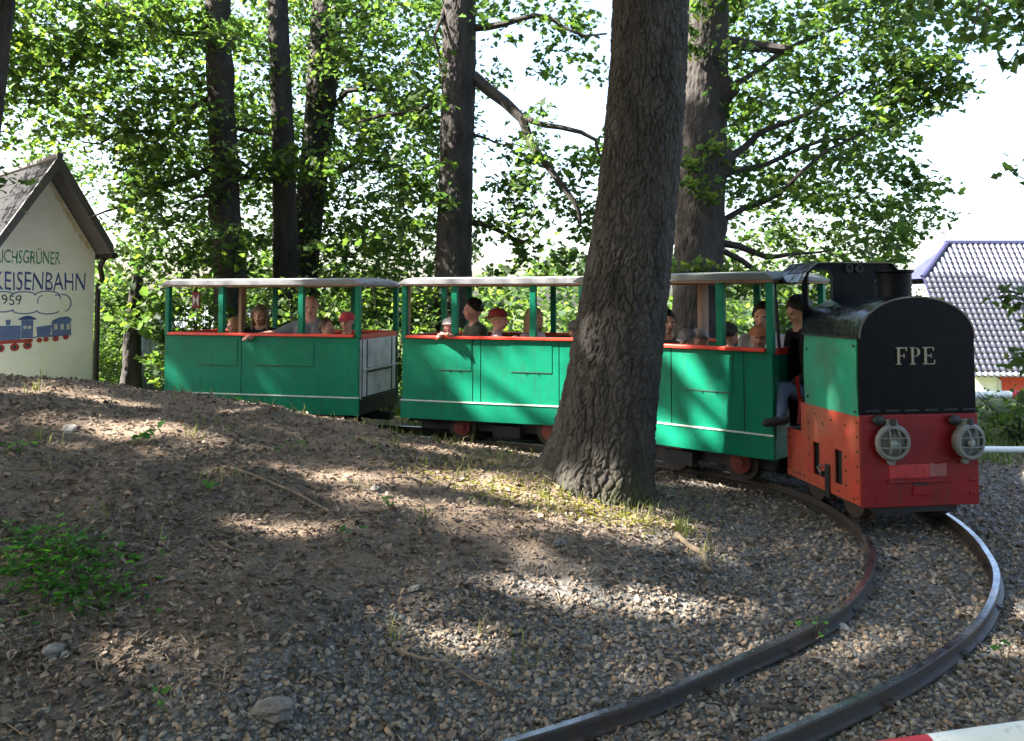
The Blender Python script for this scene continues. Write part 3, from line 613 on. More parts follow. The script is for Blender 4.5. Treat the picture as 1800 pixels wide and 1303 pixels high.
crown(t5, [(620,(2.6,9.9,1.35),(6.9,13.0,6.6),.06,right_edge),(60,(4.6,10.0,4.1),(5.75,10.8,5.0),.0,lambda p: p[0]*10.5/p[1] < 5.75 and 3.9 < p[2] < 4.7),(110,(2.6,10.0,5.0),(7.9,11.6,6.6),.02,None)], (.075,.13), 45, n_each=22, bright=.08)
ivy = []
rs = np.random.default_rng(8)
for i in range(1100):
    z = rs.uniform(1.2, 7.2); a = rs.uniform(0, 6.28); c = np.array([np.interp(z, [1.5,2.9,4.8,7], [-3.72,-3.6,-3.42,-3.28]), 14.5, z]); ivy.append(c+np.array([math.cos(a), math.sin(a), 0])*rs.uniform(.22, .40))
crown_obj(sub(t3, ivy), (.08,.13), 46, t3, up=.1, droop=1.2, name='ivy')
for j, (cl, sp_, fl) in enumerate([([(2.2,10.0,3.05),(2.42,10.0,2.9),(2.2,10.0,3.3),(2.5,10.0,3.5)],.2,1.0),([(2.35,10.0,5.2),(2.2,10.0,4.95),(2.5,10.0,5.4),(2.8,10.0,5.3),(2.25,10.0,4.7)],.22,.8),([(2.0,9.9,1.95),(2.3,9.9,1.98),(2.6,9.8,1.9),(2.95,9.9,1.86)],.22,.5)]):
    for c_ in cl: crown_obj(sub(t5, clump_points([c_], 34, sp_*.95, 4+j, fl)), (.09,.15), 47+j, t5, up=.2, droop=.8, bright=.2, name='trunk_shoot')
crown(t6, [(26,(-5.55,11.3,.3),(-4.9,12.2,2.4),-.5,None)], (.10,.16), 48, spread=.22, n_each=22)
# shrubs that close the view behind the wagons
SHRUBS = [(-8.4,16.9,2.2,1.3,'behind the painted house'),(-4.55,12.2,1.5,.75,'seen through the rear end of the last wagon'),(-3.0,12.0,1.7,.9,'seen through the middle of the rear wagon'),(-1.75,12.0,2.0,.8,'in the gap between rear and middle wagons'),(-.35,11.8,1.3,.75,'seen through the windows of the middle wagon'),(.7,11.6,1.25,.7,'behind the right half of the middle wagon'),(1.6,12.2,1.6,.8,'partly hidden by the big oak trunk'),(3.35,9.9,1.55,.75,'seen through the front wagon, beside the burl tree'),(4.4,10.4,1.75,.8,'behind the locomotive cab'),(5.3,11.4,1.75,.75,'right behind the locomotive chimney')]
for i, (x, y, h, r, where) in enumerate(SHRUBS):
    s = empty('shrub', (x, y, zg(x, y))); tag(s, 'leafy green shrub ' + where, 'shrub', 'shrubs closing the view behind the train')
    st = MB(); 
    for k in range(5):
        a = k*1.26+i; st.tube([(0,0,-.05),(math.cos(a)*r*.3,math.sin(a)*r*.3,h*.5),(math.cos(a)*r*.6,math.sin(a)*r*.6,h*.9)], [.025,.018,.006], 6)
    st.build('stem', 'tree_bark', s)
    rs = np.random.default_rng(200+i); c = rs.normal(0, 1, (int(75*r*h), 3)); c /= np.linalg.norm(c, axis=1)[:, None]; c *= rs.uniform(.25, 1, (len(c), 1))**.6
    c = c*np.array([r, r, h*.52])+np.array([0, 0, h*.52]); 
    crown_obj(clump_points(c, 24, .22, 300+i, .9), (.06,.11), 400+i, s, up=.3, bright=.22, name='foliage')
# far woodland, one mass beyond the slope
rs = np.random.default_rng(9); fx = rs.uniform(-36, 13, 1100); fy = rs.uniform(30, 44, 1100); fzt = zground(fx, fy)
c = np.stack([fx, fy, fzt+rs.uniform(0, 1, 1100)**1.1*(5.6+.8*np.sin(fx*.5))], 1)
# unseen leaf mass added behind the viewpoint to cut the sky fill
bx_ = rs.uniform(-15, 7, 900); by_ = rs.uniform(-11, -5.5, 900); c = np.vstack([c, np.stack([bx_, by_, rs.uniform(0, 1, 900)**.9*8.5+.2], 1)])
fw = crown_obj(clump_points(c, 22, .9, 10, .8), (.30,.5), 50, None, up=.4, bright=.15, name='woodland_with_sky_blocker')
tag(fw, 'green mass of woodland far beyond the slope, with unseen foliage added behind the viewpoint to block sky light', 'woodland', kind='stuff')
# young tree whose leafy twigs enter at the right edge
yt = empty('young_tree', (3.55,4.6,zg(3.55,4.6))); tag(yt, 'leafy twigs of a young tree reaching in from the right edge', 'tree')
pts = [(0,0,-.1),(.02,.02,.8),(-.03,0,1.7),(0,.05,2.6),(.05,.02,3.3)]; MB().tube(pts, [.035,.03,.024,.016,.006], 8).build('trunk', 'tree_bark', yt, smooth=True)
tw = [((3.53,4.6,1.5),(2.66,4.55,1.62)),((3.52,4.6,1.9),(2.74,4.6,2.36)),((3.52,4.6,1.3),(2.66,4.5,1.28)),((3.5,4.6,1.6),(2.78,4.55,1.48)),((3.52,4.6,1.1),(2.74,4.6,.98)),((3.5,4.6,1.7),(2.80,4.5,1.88))]
lp = []
rs = np.random.default_rng(12)
for i, (a, b) in enumerate(tw):
    p_, _ = branch(yt, L_(yt, a), L_(yt, b), .009, .002, 500+i, .08, name='branch', n=7)
    n = [60,18,50,34,30,14][i]; t = rs.uniform(.45, 1.0, n); 
    for tt_ in t: lp.append(np.array([np.interp(tt_, np.linspace(0, 1, len(p_)), [q[k] for q in p_]) for k in range(3)])+rs.normal(0, .035, 3))
crown_obj(np.array(lp), (.06,.095), 51, yt, up=.3, droop=.6, bright=.08)
# ------------------------------------------------------------------ wagons (local: x along, y 0 near side .. WD far side, z up)
WD = 1.12
ZB, ZW, ZS, ZR = .31, .50, 1.19, 1.74
def wheel(parent, x, y, out, r=.155):
    w = MB().lathe([(r,-.035),(r,.035),(r+.018,.036),(r+.018,.05)], (x,y,.06+r-.002), (0,-out,0), 28).build('wheel', 'wheel_iron', parent, smooth=True)
    MB().lathe([(r*.62,.0),(r*.62,.012),(r*.25,.02),(r*.25,.035)], (x,y+out*.047,.06+r-.002), (0,out,0), 20).build('hub', 'hub_red', w, smooth=True)
def wagon(k, label, panels, posts_near, posts_far, hatches, roofmat, endmat, boards, axles):
    w = WAG[k]; L = w['L']; t = empty('passenger_wagon', (w['P'][0], w['P'][1], 0), w['a'])
    tag(t, label, 'train wagon', 'open passenger wagons of the park train')
    MB().box(.03,L-.03,.03,WD-.03,ZB+.02,ZB+.06).build('floor', 'seat_wood', t)
    ch = MB(); ch.box(.12,L-.12,.26,.34,.17,ZB+.018); ch.box(.12,L-.12,WD-.34,WD-.26,.17,ZB+.018); ch.box(L/2-.15,L/2+.15,.15,.25,.13,.25); ch.build('chassis', 'black_iron', t)
    MB().box(-.16,.10,WD/2-.06,WD/2+.06,.2,.29).box(L-.10,L+.16,WD/2-.06,WD/2+.06,.2,.29).build('coupler', 'black_iron', t, bevel=.01)
    for x in axles:
        MB().tube([(x,.2,.213),(x,WD-.2,.213)], .025, 8).build('axle', 'black_iron', t)
        wheel(t, x, .27, -1); wheel(t, x, WD-.27, 1)
    for s in (0, 1):     # long sides
        y0, y1 = (0, .03) if s == 0 else (WD-.03, WD)
        pr = -.012 if s == 0 else .012
        MB().box(-.005,L+.005,y0+min(pr,0),y1+max(pr,0),ZB,ZW).build('skirt_panel', 'green_paint', t, bevel=.004)
        yb0, yb1 = (-.02,.0) if s == 0 else (WD,WD+.02)
        MB().box(-.004,L+.004,yb0,yb1,ZW,ZW+.011).build('belt_strip', 'pale_strip', t)
        ed = [0]+panels+[L]
        for a, b in zip(ed[:-1], ed[1:]):
            MB().box(a+.004,b-.004,y0+.001,y1-.001,ZW+.003,ZS-.02).build('side_panel', 'green_paint', t, bevel=.003)
        MB().box(.01,L-.01,y0+.008,y1-.008,ZW+.001,ZS-.022).build('panel_backing', 'dark_line', t)
        ys0, ys1 = (-.035,.045) if s == 0 else (WD-.045,WD+.035)
        MB().box(.055,L-.055,ys0,ys1,ZS-.018,ZS+.014).build('sill', 'red_sill', t, bevel=.006)
        for x in ((posts_near if s == 0 else posts_far)):
            MB().box(x-.033,x+.033,y0+.0015,y0+.062 if s == 0 else y1-.002,ZS+.0145,ZR).build('post', 'green_paint', t, bevel=.004)
        for x in (0, L):
            x0, x1 = (-.004,.052) if x == 0 else (L-.052,L+.004)
            MB().box(x0,x1,y0-.0045 if s == 0 else y1-.055,y0+.055 if s == 0 else y1+.0045,ZS-.03,ZR).build('corner_post', 'green_paint', t, bevel=.004)
    for (a, b, z0, z1) in hatches:
        h = MB().box(a,b,-.0035,.0005,z0,z1).build('hatch', 'green_paint', t, bevel=.0015)
        for q in (.35,.65): MB().lathe([(.006,0),(.006,.012)], (a+(b-a)*q,-.003,z0-.004), (0,-1,0), 8).build('hinge', 'black_iron', h)
        MB().box(a+.01,b-.01,-.006,-.0036,z0-.003,z0+.003).build('hinge_line', 'dark_line', h)
    # ends
    for x, em, out in ((0, endmat[0], -1), (L, endmat[1], 1)):
        xa, xb = (x, x+.025) if out < 0 else (x-.025, x)
        MB().box(xa,xb,.055,WD-.055,ZW-.02,ZS-.045).build('end_panel', em, t)
        MB().box(xa-.003,xb+.003,.055,WD-.055,ZS-.044,ZS+.012).build('end_sill', 'red_sill', t, bevel=.006)
        MB().box(xa-.005,xb+.005,.02,WD-.02,ZB,ZW-.021).build('end_skirt', 'black_iron' if em == 'white_board' else 'green_dark', t)
        if em == 'white_board':
            xo = x+out*.001; fr = MB()
            for (ya, yb, za, zb) in [(.07,.085,ZW,ZS-.05),(WD-.085,WD-.07,ZW,ZS-.05),(.20,.215,ZW,ZS-.05),(WD-.215,WD-.20,ZW,ZS-.05),(.216,WD-.216,.80,.815),(.216,WD-.216,.765,.78),(.06,WD-.06,ZW-.015,ZW+.005)]:
                fr.box(min(xo,xo+out*.006),max(xo,xo+out*.006),ya,yb,za,zb)
            fr.build('end_frame', 'dark_line', t)
            MB().box(min(xo,xo+out*.03),max(xo,xo+out*.03),.1,WD-.1,.80,.812).build('end_ledge', 'white_board', t)
    # roof: cambered, ends rounded down
    nxr, nyr = 26, 12; V = []; ov = .045
    for j in range(nyr+1):
        y = -ov+(WD+2*ov)*j/nyr; cy = (2*j/nyr-1)
        for i in range(nxr+1):
            x = -ov+(L+2*ov)*i/nxr
            e = min(x+ov, L+ov-x); drop = .045*max(0, 1-e/.10)**2
            V.append((x, y, ZR+.072+.03*(1-cy*cy)-drop))
    for j in range(nyr+1):
        y = -ov+(WD+2*ov)*j/nyr
        for i in range(nxr+1): V.append((-ov+(L+2*ov)*i/nxr, y, ZR+.018))
    fs = []; n1 = nxr+1; o2 = n1*(nyr+1)
    for j in range(nyr):
        for i in range(nxr):
            a = j*n1+i; fs.append((a, a+1, a+1+n1, a+n1)); fs.append((o2+a, o2+a+n1, o2+a+1+n1, o2+a+1))
    for i in range(nxr):
        a = i; fs.append((a+o2, a+1+o2, a+1, a)); a = nyr*n1+i; fs.append((a, a+1, a+1+o2, a+o2))
    for j in range(nyr):
        a = j*n1; fs.append((a, a+n1, a+n1+o2, a+o2)); a = j*n1+nxr; fs.append((a+o2, a+n1+o2, a+n1, a))
    MB().add(V, fs).build('roof', roofmat, t, smooth=True)
    MB().box(-.02,L+.02,-.02,WD+.02,ZR,ZR+.017).build('ceiling_board', 'tan_board', t)
    for (x, y0, y1) in boards:
        MB().box(x-.02,x+.02,y0,y1,ZB+.061,ZR-.002).build('partition_post', 'tan_board', t)
    nb = 3 if L > 2.2 else 2
    for i in range(nb):
        x = L*(i+.5)/nb
        b = MB().box(x-.17,x+.17,.05,WD-.05,.58,.61).build('bench', 'seat_wood', t)
        MB().box(x-.015,x+.015,.06,WD-.06,.611,.98).build('bench_back', 'seat_wood', b)
    return t
wagon(1, 'rearmost green wagon of the train with weathered whitish end panel, in deep shade', [1.03], [.745,1.775], [.80,1.90], [(.45,.98,.83,1.12),(1.2,1.95,.84,1.12)], 'roof_grey', ('green_dark','white_board'), [(.60,.62,.72)], (.62,1.88))
wagon(2, 'middle green wagon of the train, brightly sunlit side behind the oak', [.83,.92,1.775], [.613,1.491], [.35,1.40], [(.42,.81,.84,1.14),(1.25,1.70,.84,1.14)], 'roof_grey', ('green_dark','green_paint'), [(.02,.07,.13)], (.62,1.62))
wagon(3, 'front green wagon coupled to the locomotive, between the oak trunk and the cab', [1.012,1.70], [1.481,.75], [1.30], [(1.15,1.6,.82,1.13)], 'roof_green_grey', ('green_paint','green_dark'), [(.95,.62,.76)], (.90,1.55))
# red and white tail board hanging at the back of the train
tb = empty('tail_board', (-3.79,9.92,1.58)); tag(tb, 'small red and white hourglass board hung under the roof at the rearmost wagon end', 'signal board')
tb.rotation_euler = (0,0,-.257); tb.scale = (.62,.62,.62)
MB().box(-.085,.085,-.02,.02,-.16,.16).build('board', 'red_paint', tb, bevel=.004)
MB().add([(-.065,-.0225,.12),(-.065,-.0225,-.12),(0,-.0225,0)], [(0,1,2)]).add([(.065,-.0225,.12),(0,-.0225,0),(.065,-.0225,-.12)], [(0,1,2)]).build('white_triangles', 'paint_white', tb)
MB().box(-.012,.012,-.012,.012,.1601,.2575).build('hanger', 'black_iron', tb)

# ------------------------------------------------------------------ locomotive (local: u across, v backwards from the front, z up)
loco = empty('locomotive', (2.80,5.715,0), R(8)); tag(loco, 'small black, green and red narrow gauge locomotive with caged headlights, leading the train', 'locomotive')
HW = .4365
def arch(hw, zs, rise, n=28, zb=None):
    pts = [(hw*math.cos(math.pi*i/n), zs+rise*math.sin(math.pi*i/n)**.92) for i in range(n+1)]
    if zb is not None: pts = [(hw, zb)]+pts+[(-hw, zb)]
    return pts
uvz = lambda q, t: (q[0], t, q[1])
MB().box(-HW,HW,0,.018,.19,.815).build('front_plate', 'red_paint', loco, bevel=.006)
def side_plate(s):
    x0, x1 = (-HW,-HW+.012) if s < 0 else (HW-.012,HW)
    m = MB()
    for (v0, v1, z0, z1) in [(.019,.245,.2,.80),(.245,.345,.2,.29),(.245,.345,.53,.80),(.345,.56,.2,.80),(.56,.655,.2,.29),(.56,.655,.53,.80),(.655,.836,.2,.80),(.836,1.07,.2,.575)]:
        m.box(x0,x1,v0,v1,z0,z1)
    o = m.build('side_plate', 'red_side', loco)
    rv = MB(); xo = -HW if s < 0 else HW
    spots = [(.05,z) for z in (.25,.36,.46,.56,.66,.76)]+[(.2,z) for z in (.3,.40,.50,.62,.72)]+[(.72,z) for z in (.3,.42,.54,.66)]+[(1.03,z) for z in (.26,.34,.42,.5,.55)]+[(.9,.24),(.97,.235),(.8,.24),(.86,.24),(.5,.68),(.51,.69),(.1,.23),(.3,.24),(.38,.73),(.62,.74)]
    for v, z in spots: rv.ball((xo,v,z), .009, .6, 1, 1, 8, 6)
    rv.build('rivets', 'black_iron', o)['kind'] = 'stuff'
    return o
side_plate(-1); side_plate(1)
MB().box(-HW-.016,-HW-.001,.405,.465,.16,.40).box(-HW-.03,-HW-.001,.48,.50,.30,.34).build('brake_bracket', 'black_iron', loco, bevel=.004)
MB().tube([(-HW-.02,.50,.385),(-HW-.035,.53,.36),(-HW-.03,.49,.33)], .008, 8).build('bracket_pin', 'lamp_grey', loco)
MB().box(-HW+.03,HW-.03,.03,1.05,.22,.56).build('gearbox', 'black_iron', loco)
MB().box(-HW+.02,HW-.02,.84,1.06,.55,.572).build('cab_floor', 'black_iron', loco)
MB().box(-.30,.30,.05,1.5,.14,.19).build('chassis', 'black_iron', loco)
for v in (.28,.80):
    for s in (-1, 1):
        wl = MB().lathe([(.15,-.035),(.15,.035),(.165,.036),(.165,.05)], (s*.30,v,.208), (-s,0,0), 28).build('wheel', 'wheel_iron', loco, smooth=True)
# black hood front, dome, sides
MB().prism(arch(HW-.006,1.335,.285,30,.816), .004, .03, uvz).build('hood_front', 'black_paint', loco, bevel=.004)
outer = arch(HW+.002,1.335,.292,30); inner_ = arch(HW-.012,1.335,.28,30)
dm = MB(); n = len(outer); nvv = 14; V = []
for j in range(nvv+1):
    v = .0+.80*j/nvv
    for i, q in enumerate(outer): V.append((q[0], v, q[1]))
for j in range(nvv+1):
    v = .0+.80*j/nvv
    for i, q in enumerate(inner_): V.append((q[0], v, q[1]))
fs = []; o2 = n*(nvv+1)
for j in range(nvv):
    for i in range(n-1):
        a = j*n+i; fs.append((a, a+1, a+1+n, a+n)); fs.append((o2+a, o2+a+n, o2+a+1+n, o2+a+1))
for i in range(n-1): fs.append((i, i+o2, i+1+o2, i+1)); a = nvv*n+i; fs.append((a, a+1, a+1+o2, a+o2))
for j in range(nvv): a = j*n; fs.append((a, a+n, a+n+o2, a+o2)); a = j*n+n-1; fs.append((a+o2, a+n+o2, a+n, a))
dm.add(V, fs).build('hood_dome', 'black_gloss', loco, smooth=True)
for s in (-1, 1):
    m = MB(); nu_, nz_ = 30, 22; V = []
    for k in (0, 1):
        for j in range(nz_+1):
            for i in range(nu_+1):
                v = .034+.735*i/nu_; z = .798+.53*j/nz_
                dent = .010*math.sin(v*9+1)*math.sin((z-.8)*5.9)+.012*math.exp(-((v-.42)/.04)**2)*math.exp(-((z-.92)/.14)**2)-.006*math.exp(-((v-.15)/.1)**2)
                V.append((s*(HW-.004+dent-(.012 if k else 0)), v, z))
    n1 = nu_+1; o2 = n1*(nz_+1); fs = []
    for j in range(nz_):
        for i in range(nu_):
            a = j*n1+i; fs.append((a, a+1, a+1+n1, a+n1)); fs.append((o2+a, o2+a+n1, o2+a+1+n1, o2+a+1))
    for i in range(nu_): fs.append((i, i+o2, i+1+o2, i+1)); a = nz_*n1+i; fs.append((a, a+1, a+1+o2, a+o2))
    for j in range(nz_): a = j*n1; fs.append((a, a+n1, a+n1+o2, a+o2)); a = j*n1+nu_; fs.append((a+o2, a+n1+o2, a+n1, a))
    p_ = m.add(V, fs).build('hood_side', 'green_weathered', loco, smooth=True)
    for v, z in ((.06,.83),(.06,1.28),(.72,.86),(.72,1.22)): MB().ball((s*(HW+.006),v,z), .011, .5, 1, 1, 8, 6).build('bolt', 'black_iron', p_)
    MB().box(*sorted((s*(HW-.002),s*(HW+.008))),.02,.79,1.326,1.342).build('gutter_strip', 'black_iron', p_)
for i in range(6):
    u = -HW+.09+i*.145; MB().box(u-.05,u+.05,-.004,.003,.838,.848).build('hinge_strip', 'black_iron', loco)
chm = MB().lathe([(.135,0),(.122,.012),(.116,.03),(.116,.18),(.118,.19),(.133,.2),(.133,.215),(.112,.215),(.106,.19),(.1,.02)], (-.005,.25,1.598), (0,0,1), 36, cap=False).build('chimney', 'black_paint', loco, smooth=True)
MB().lathe([(.0,0),(.107,.001)], (-.005,.25,1.70), (0,0,1), 24, cap=False).build('chimney_inside', 'black_iron', chm)
# cab front sheet with a window, roof and strut
def sheet(outline, holes, v0, v1, name, matn):
    bm = bmesh.new()
    for loop in [outline]+holes:
        vs = [bm.verts.new((q[0], v0, q[1])) for q in loop]
        for i in range(len(vs)): bm.edges.new((vs[i], vs[(i+1) % len(vs)]))
    bmesh.ops.triangle_fill(bm, use_beauty=True, edges=bm.edges[:])
    r = bmesh.ops.extrude_face_region(bm, geom=bm.faces[:]); bmesh.ops.translate(bm, verts=[g for g in r['geom'] if isinstance(g, bmesh.types.BMVert)], vec=(0, v1-v0, 0))
    bmesh.ops.recalc_face_normals(bm, faces=bm.faces)
    m = bpy.data.meshes.new(name); bm.to_mesh(m); bm.free(); o = bpy.data.objects.new(name, m); COL.objects.link(o); m.materials.append(M[matn]); o.parent = loco; return o
def rrect(u0, u1, z0, z1, r, n=5):
    pts = []
    for cx, cz, a0 in ((u1-r,z1-r,0),(u0+r,z1-r,90),(u0+r,z0+r,180),(u1-r,z0+r,270)):
        for i in range(n+1): a = R(a0+90*i/n); pts.append((cx+r*math.cos(a), cz+r*math.sin(a)))
    return pts
out_ = [(-.415,1.30),(.43,1.30),(.43,1.76),(.33,1.885),(-.30,1.885),(-.36,1.84),(-.415,1.72)]
sheet(out_, [rrect(-.375,-.175,1.51,1.835,.06), rrect(.19,.385,1.51,1.80,.06)], .815, .83, 'cab_front', 'black_paint')
fr = MB()
for q in (rrect(-.375,-.175,1.51,1.835,.06),):
    fr.tube([(a[0], .811, a[1]) for a in q+[q[0]]], .008, 6)
fr.build('window_frame', 'black_iron', loco)
for u in (-.03,.055): 
    MB().lathe([(.033,0),(.033,.02),(.024,.02),(.02,.004)], (u,.8149,1.845), (0,-1,0), 18).build('vent', 'black_iron', loco)
prof = [(-.47,1.735),(-.425,1.80),(-.30,1.893),(.33,1.893),(.455,1.765),(.452,1.757),(.328,1.886),(-.298,1.886),(-.418,1.793),(-.464,1.728)]
MB().prism(prof, .79, 1.22, uvz).build('cab_roof', 'black_gloss', loco)
MB().tube([(-.46,1.2,1.755),(-.455,1.2,1.6),(-.44,1.2,1.4),(-.42,1.16,.6)], .014, 8).build('roof_strut', 'black_iron', loco)
MB().tube([(.44,1.2,1.755),(.44,1.2,1.4),(.42,1.16,.6)], .014, 8).build('roof_strut', 'black_iron', loco)
MB().box(-.35,.40,1.16,1.20,.56,1.28).build('cab_back', 'black_paint', loco)
MB().box(-.20,.25,.92,1.155,.72,.76).build('driver_seat', 'black_iron', loco)
MB().tube([(-.36,1.02,.60),(-.34,1.03,.78),(-.38,1.0,.98)], .016, 8).tube([(-.33,.95,.62),(-.36,.97,.80)], .024, 8).build('control_lever', 'red_paint', loco)
# reflective plate, coupling pocket
MB().box(-.235,.06,-.004,.001,.385,.475).build('reflector_plate', 'reflector_red', loco, bevel=.001)
MB().box(.0615,.19,-.004,.001,.39,.48).build('reflector_plate', 'reflector_pale', loco, bevel=.001)
MB().box(-.25,.215,-.02,.001,.355,.372).build('buffer_ledge', 'red_paint', loco, bevel=.003)
MB().box(-.06,.05,-.005,.001,.335,.354).build('coupling_slot', 'dark_line', loco)
MB().box(-.065,.065,-.012,.001,.265,.325).build('coupling_plate', 'red_paint', loco, bevel=.004)
rv = MB()
for u in (-.39,-.33): 
    for z in (.27,.38,.5,.62,.72,.78): rv.ball((u+.005*math.sin(z*40),0,z), .010, 1, .6, 1, 8, 6)
for u in (.37,.40):
    for z in (.27,.36): rv.ball((u,0,z), .012, 1, .6, 1, 8, 6)
rv.build('front_rivets', 'red_paint', loco)['kind'] = 'stuff'
MB().tube([(.30,-.03,.52),(.22,-.012,.49),(.1,-.012,.478)], .004, 6).build('lamp_cable', 'red_paint', loco)
def headlight(u, z, yaw, dep):
    h = empty('headlight', (u,0,z), yaw); h.parent = loco
    # own axis points to -v
    MB().lathe([(.05,0),(.095,-.0),(.112,dep*.35),(.118,dep*.8),(.124,dep*.82),(.124,dep),(.112,dep+.012),(.094,dep+.012),(.090,dep)], (0,0,0), (0,-1,0), 36, cap=False).build('lamp_body', 'lamp_grey', h, smooth=True)
    MB().lathe([(.0,dep*.55),(.06,dep*.62),(.091,dep*.9)], (0,0,0), (0,-1,0), 28, cap=False).build('reflector_bowl', 'lamp_grey', h, smooth=True)
    MB().lathe([(.0,dep+.022),(.04,dep+.019),(.075,dep+.008),(.091,dep-.004)], (0,0,0), (0,-1,0), 28, cap=False).build('lens', 'lamp_glass', h, smooth=True)
    MB().ball((.01,-dep*.82,-.01), .03, 1, .7, 1, 12, 8).build('bulb', 'glass', h, smooth=True)
    g = MB(); y = -dep-.028
    for q in (-.032,.032): g.tube([(q,-dep-.005,-.09),(q,y,-.06),(q,y,.06),(q,-dep-.005,.09)], .005, 6); g.tube([(-.09,-dep-.005,q),(-.06,y+.001,q),(.06,y+.001,q),(.09,-dep-.005,q)], .005, 6)
    g.build('guard', 'lamp_grey', h)
    MB().prism([(-.055,.085),(.055,.085),(.035,.15),(-.035,.15)], -dep*.9, -.0, uvz).build('bracket', 'lamp_grey', h, bevel=.004)
    MB().box(-.018,.018,-dep*.9-.02,-dep*.9-.001,.115,.16).build('clamp_bolt', 'black_iron', h, bevel=.004)
    MB().ball((-.085,-.02,.145), .04, 1.1, .8, .9, 12, 8).build('cable_gland', 'black_iron', h, smooth=True)
    MB().prism([(-.03,-.118),(.03,-.118),(.02,-.155),(-.02,-.155)], -.03, -.0, uvz).build('lower_lug', 'lamp_grey', h, bevel=.004)
def glass_mat():
    m = bpy.data.materials.new('lamp_glass'); m.use_nodes = True; N = m.node_tree.nodes; L = m.node_tree.links; b = N['Principled BSDF']
    b.inputs['Base Color'].default_value = (.8,.82,.78,1); b.inputs['Roughness'].default_value = .12; b.inputs['Transmission Weight'].default_value = 1.0; b.inputs['IOR'].default_value = 1.2
    M['lamp_glass'] = m
glass_mat()
headlight(-.228, .635, R(-4), .05); headlight(.315, .63, R(9), .075)
# raised letters on the hood front
def letter(polys, u0, s, label):
    m = MB()
    for P in polys: m.prism([(u0+q[0]*s, 1.155+q[1]*s) for q in P], -.004, .0035, uvz)
    return m
S_ = .118
serF = [[(.0,.0),(.34,.0),(.34,.05),(.0,.05)],[(.10,.05),(.24,.05),(.24,.95),(.10,.95)],[(.0,.95),(.70,.95),(.70,1.0),(.0,1.0)],[(.66,.78),(.70,.78),(.70,.95),(.63,.95)],[(.24,.93),(.63,.93),(.63,.95),(.24,.95)],[(.24,.48),(.50,.48),(.50,.54),(.24,.54)],[(.50,.38),(.54,.38),(.54,.64),(.50,.64)]]
bowl = []
for i in range(12):
    a0 = R(90-180*i/12); a1 = R(90-180*(i+1)/12)
    wA = .10+.05*math.cos(a0); wB = .10+.05*math.cos(a1)
    def e(a, k): return (.30+(.34-k)*math.cos(a), .725+(.275-k*.35)*math.sin(a))
    bowl.append([e(a0,0),e(a1,0),e(a1,wB),e(a0,wA)])
serP = [[(.0,.0),(.36,.0),(.36,.05),(.0,.05)],[(.10,.05),(.24,.05),(.24,.95),(.10,.95)],[(.0,.95),(.24,.95),(.24,1.0),(.0,1.0)],[(.24,.965),(.30,.965),(.30,1.0),(.24,1.0)],[(.24,.45),(.30,.45),(.30,.485),(.24,.485)]]+bowl
serE = [[(.0,.0),(.74,.0),(.74,.05),(.0,.05)],[(.10,.05),(.24,.05),(.24,.95),(.10,.95)],[(.0,.95),(.70,.95),(.70,1.0),(.0,1.0)],[(.66,.78),(.70,.78),(.70,.95),(.63,.95)],[(.24,.48),(.50,.48),(.50,.54),(.24,.54)],[(.50,.38),(.54,.38),(.54,.64),(.50,.64)],[(.68,.05),(.74,.05),(.76,.26),(.72,.26)]]
letter(serF, -.166, S_, 'F').build('letter', 'letter_brass', loco); letter(serP, -.062, S_, 'P').build('letter', 'letter_brass', loco); letter(serE, .035, S_, 'E').build('letter', 'letter_brass', loco)
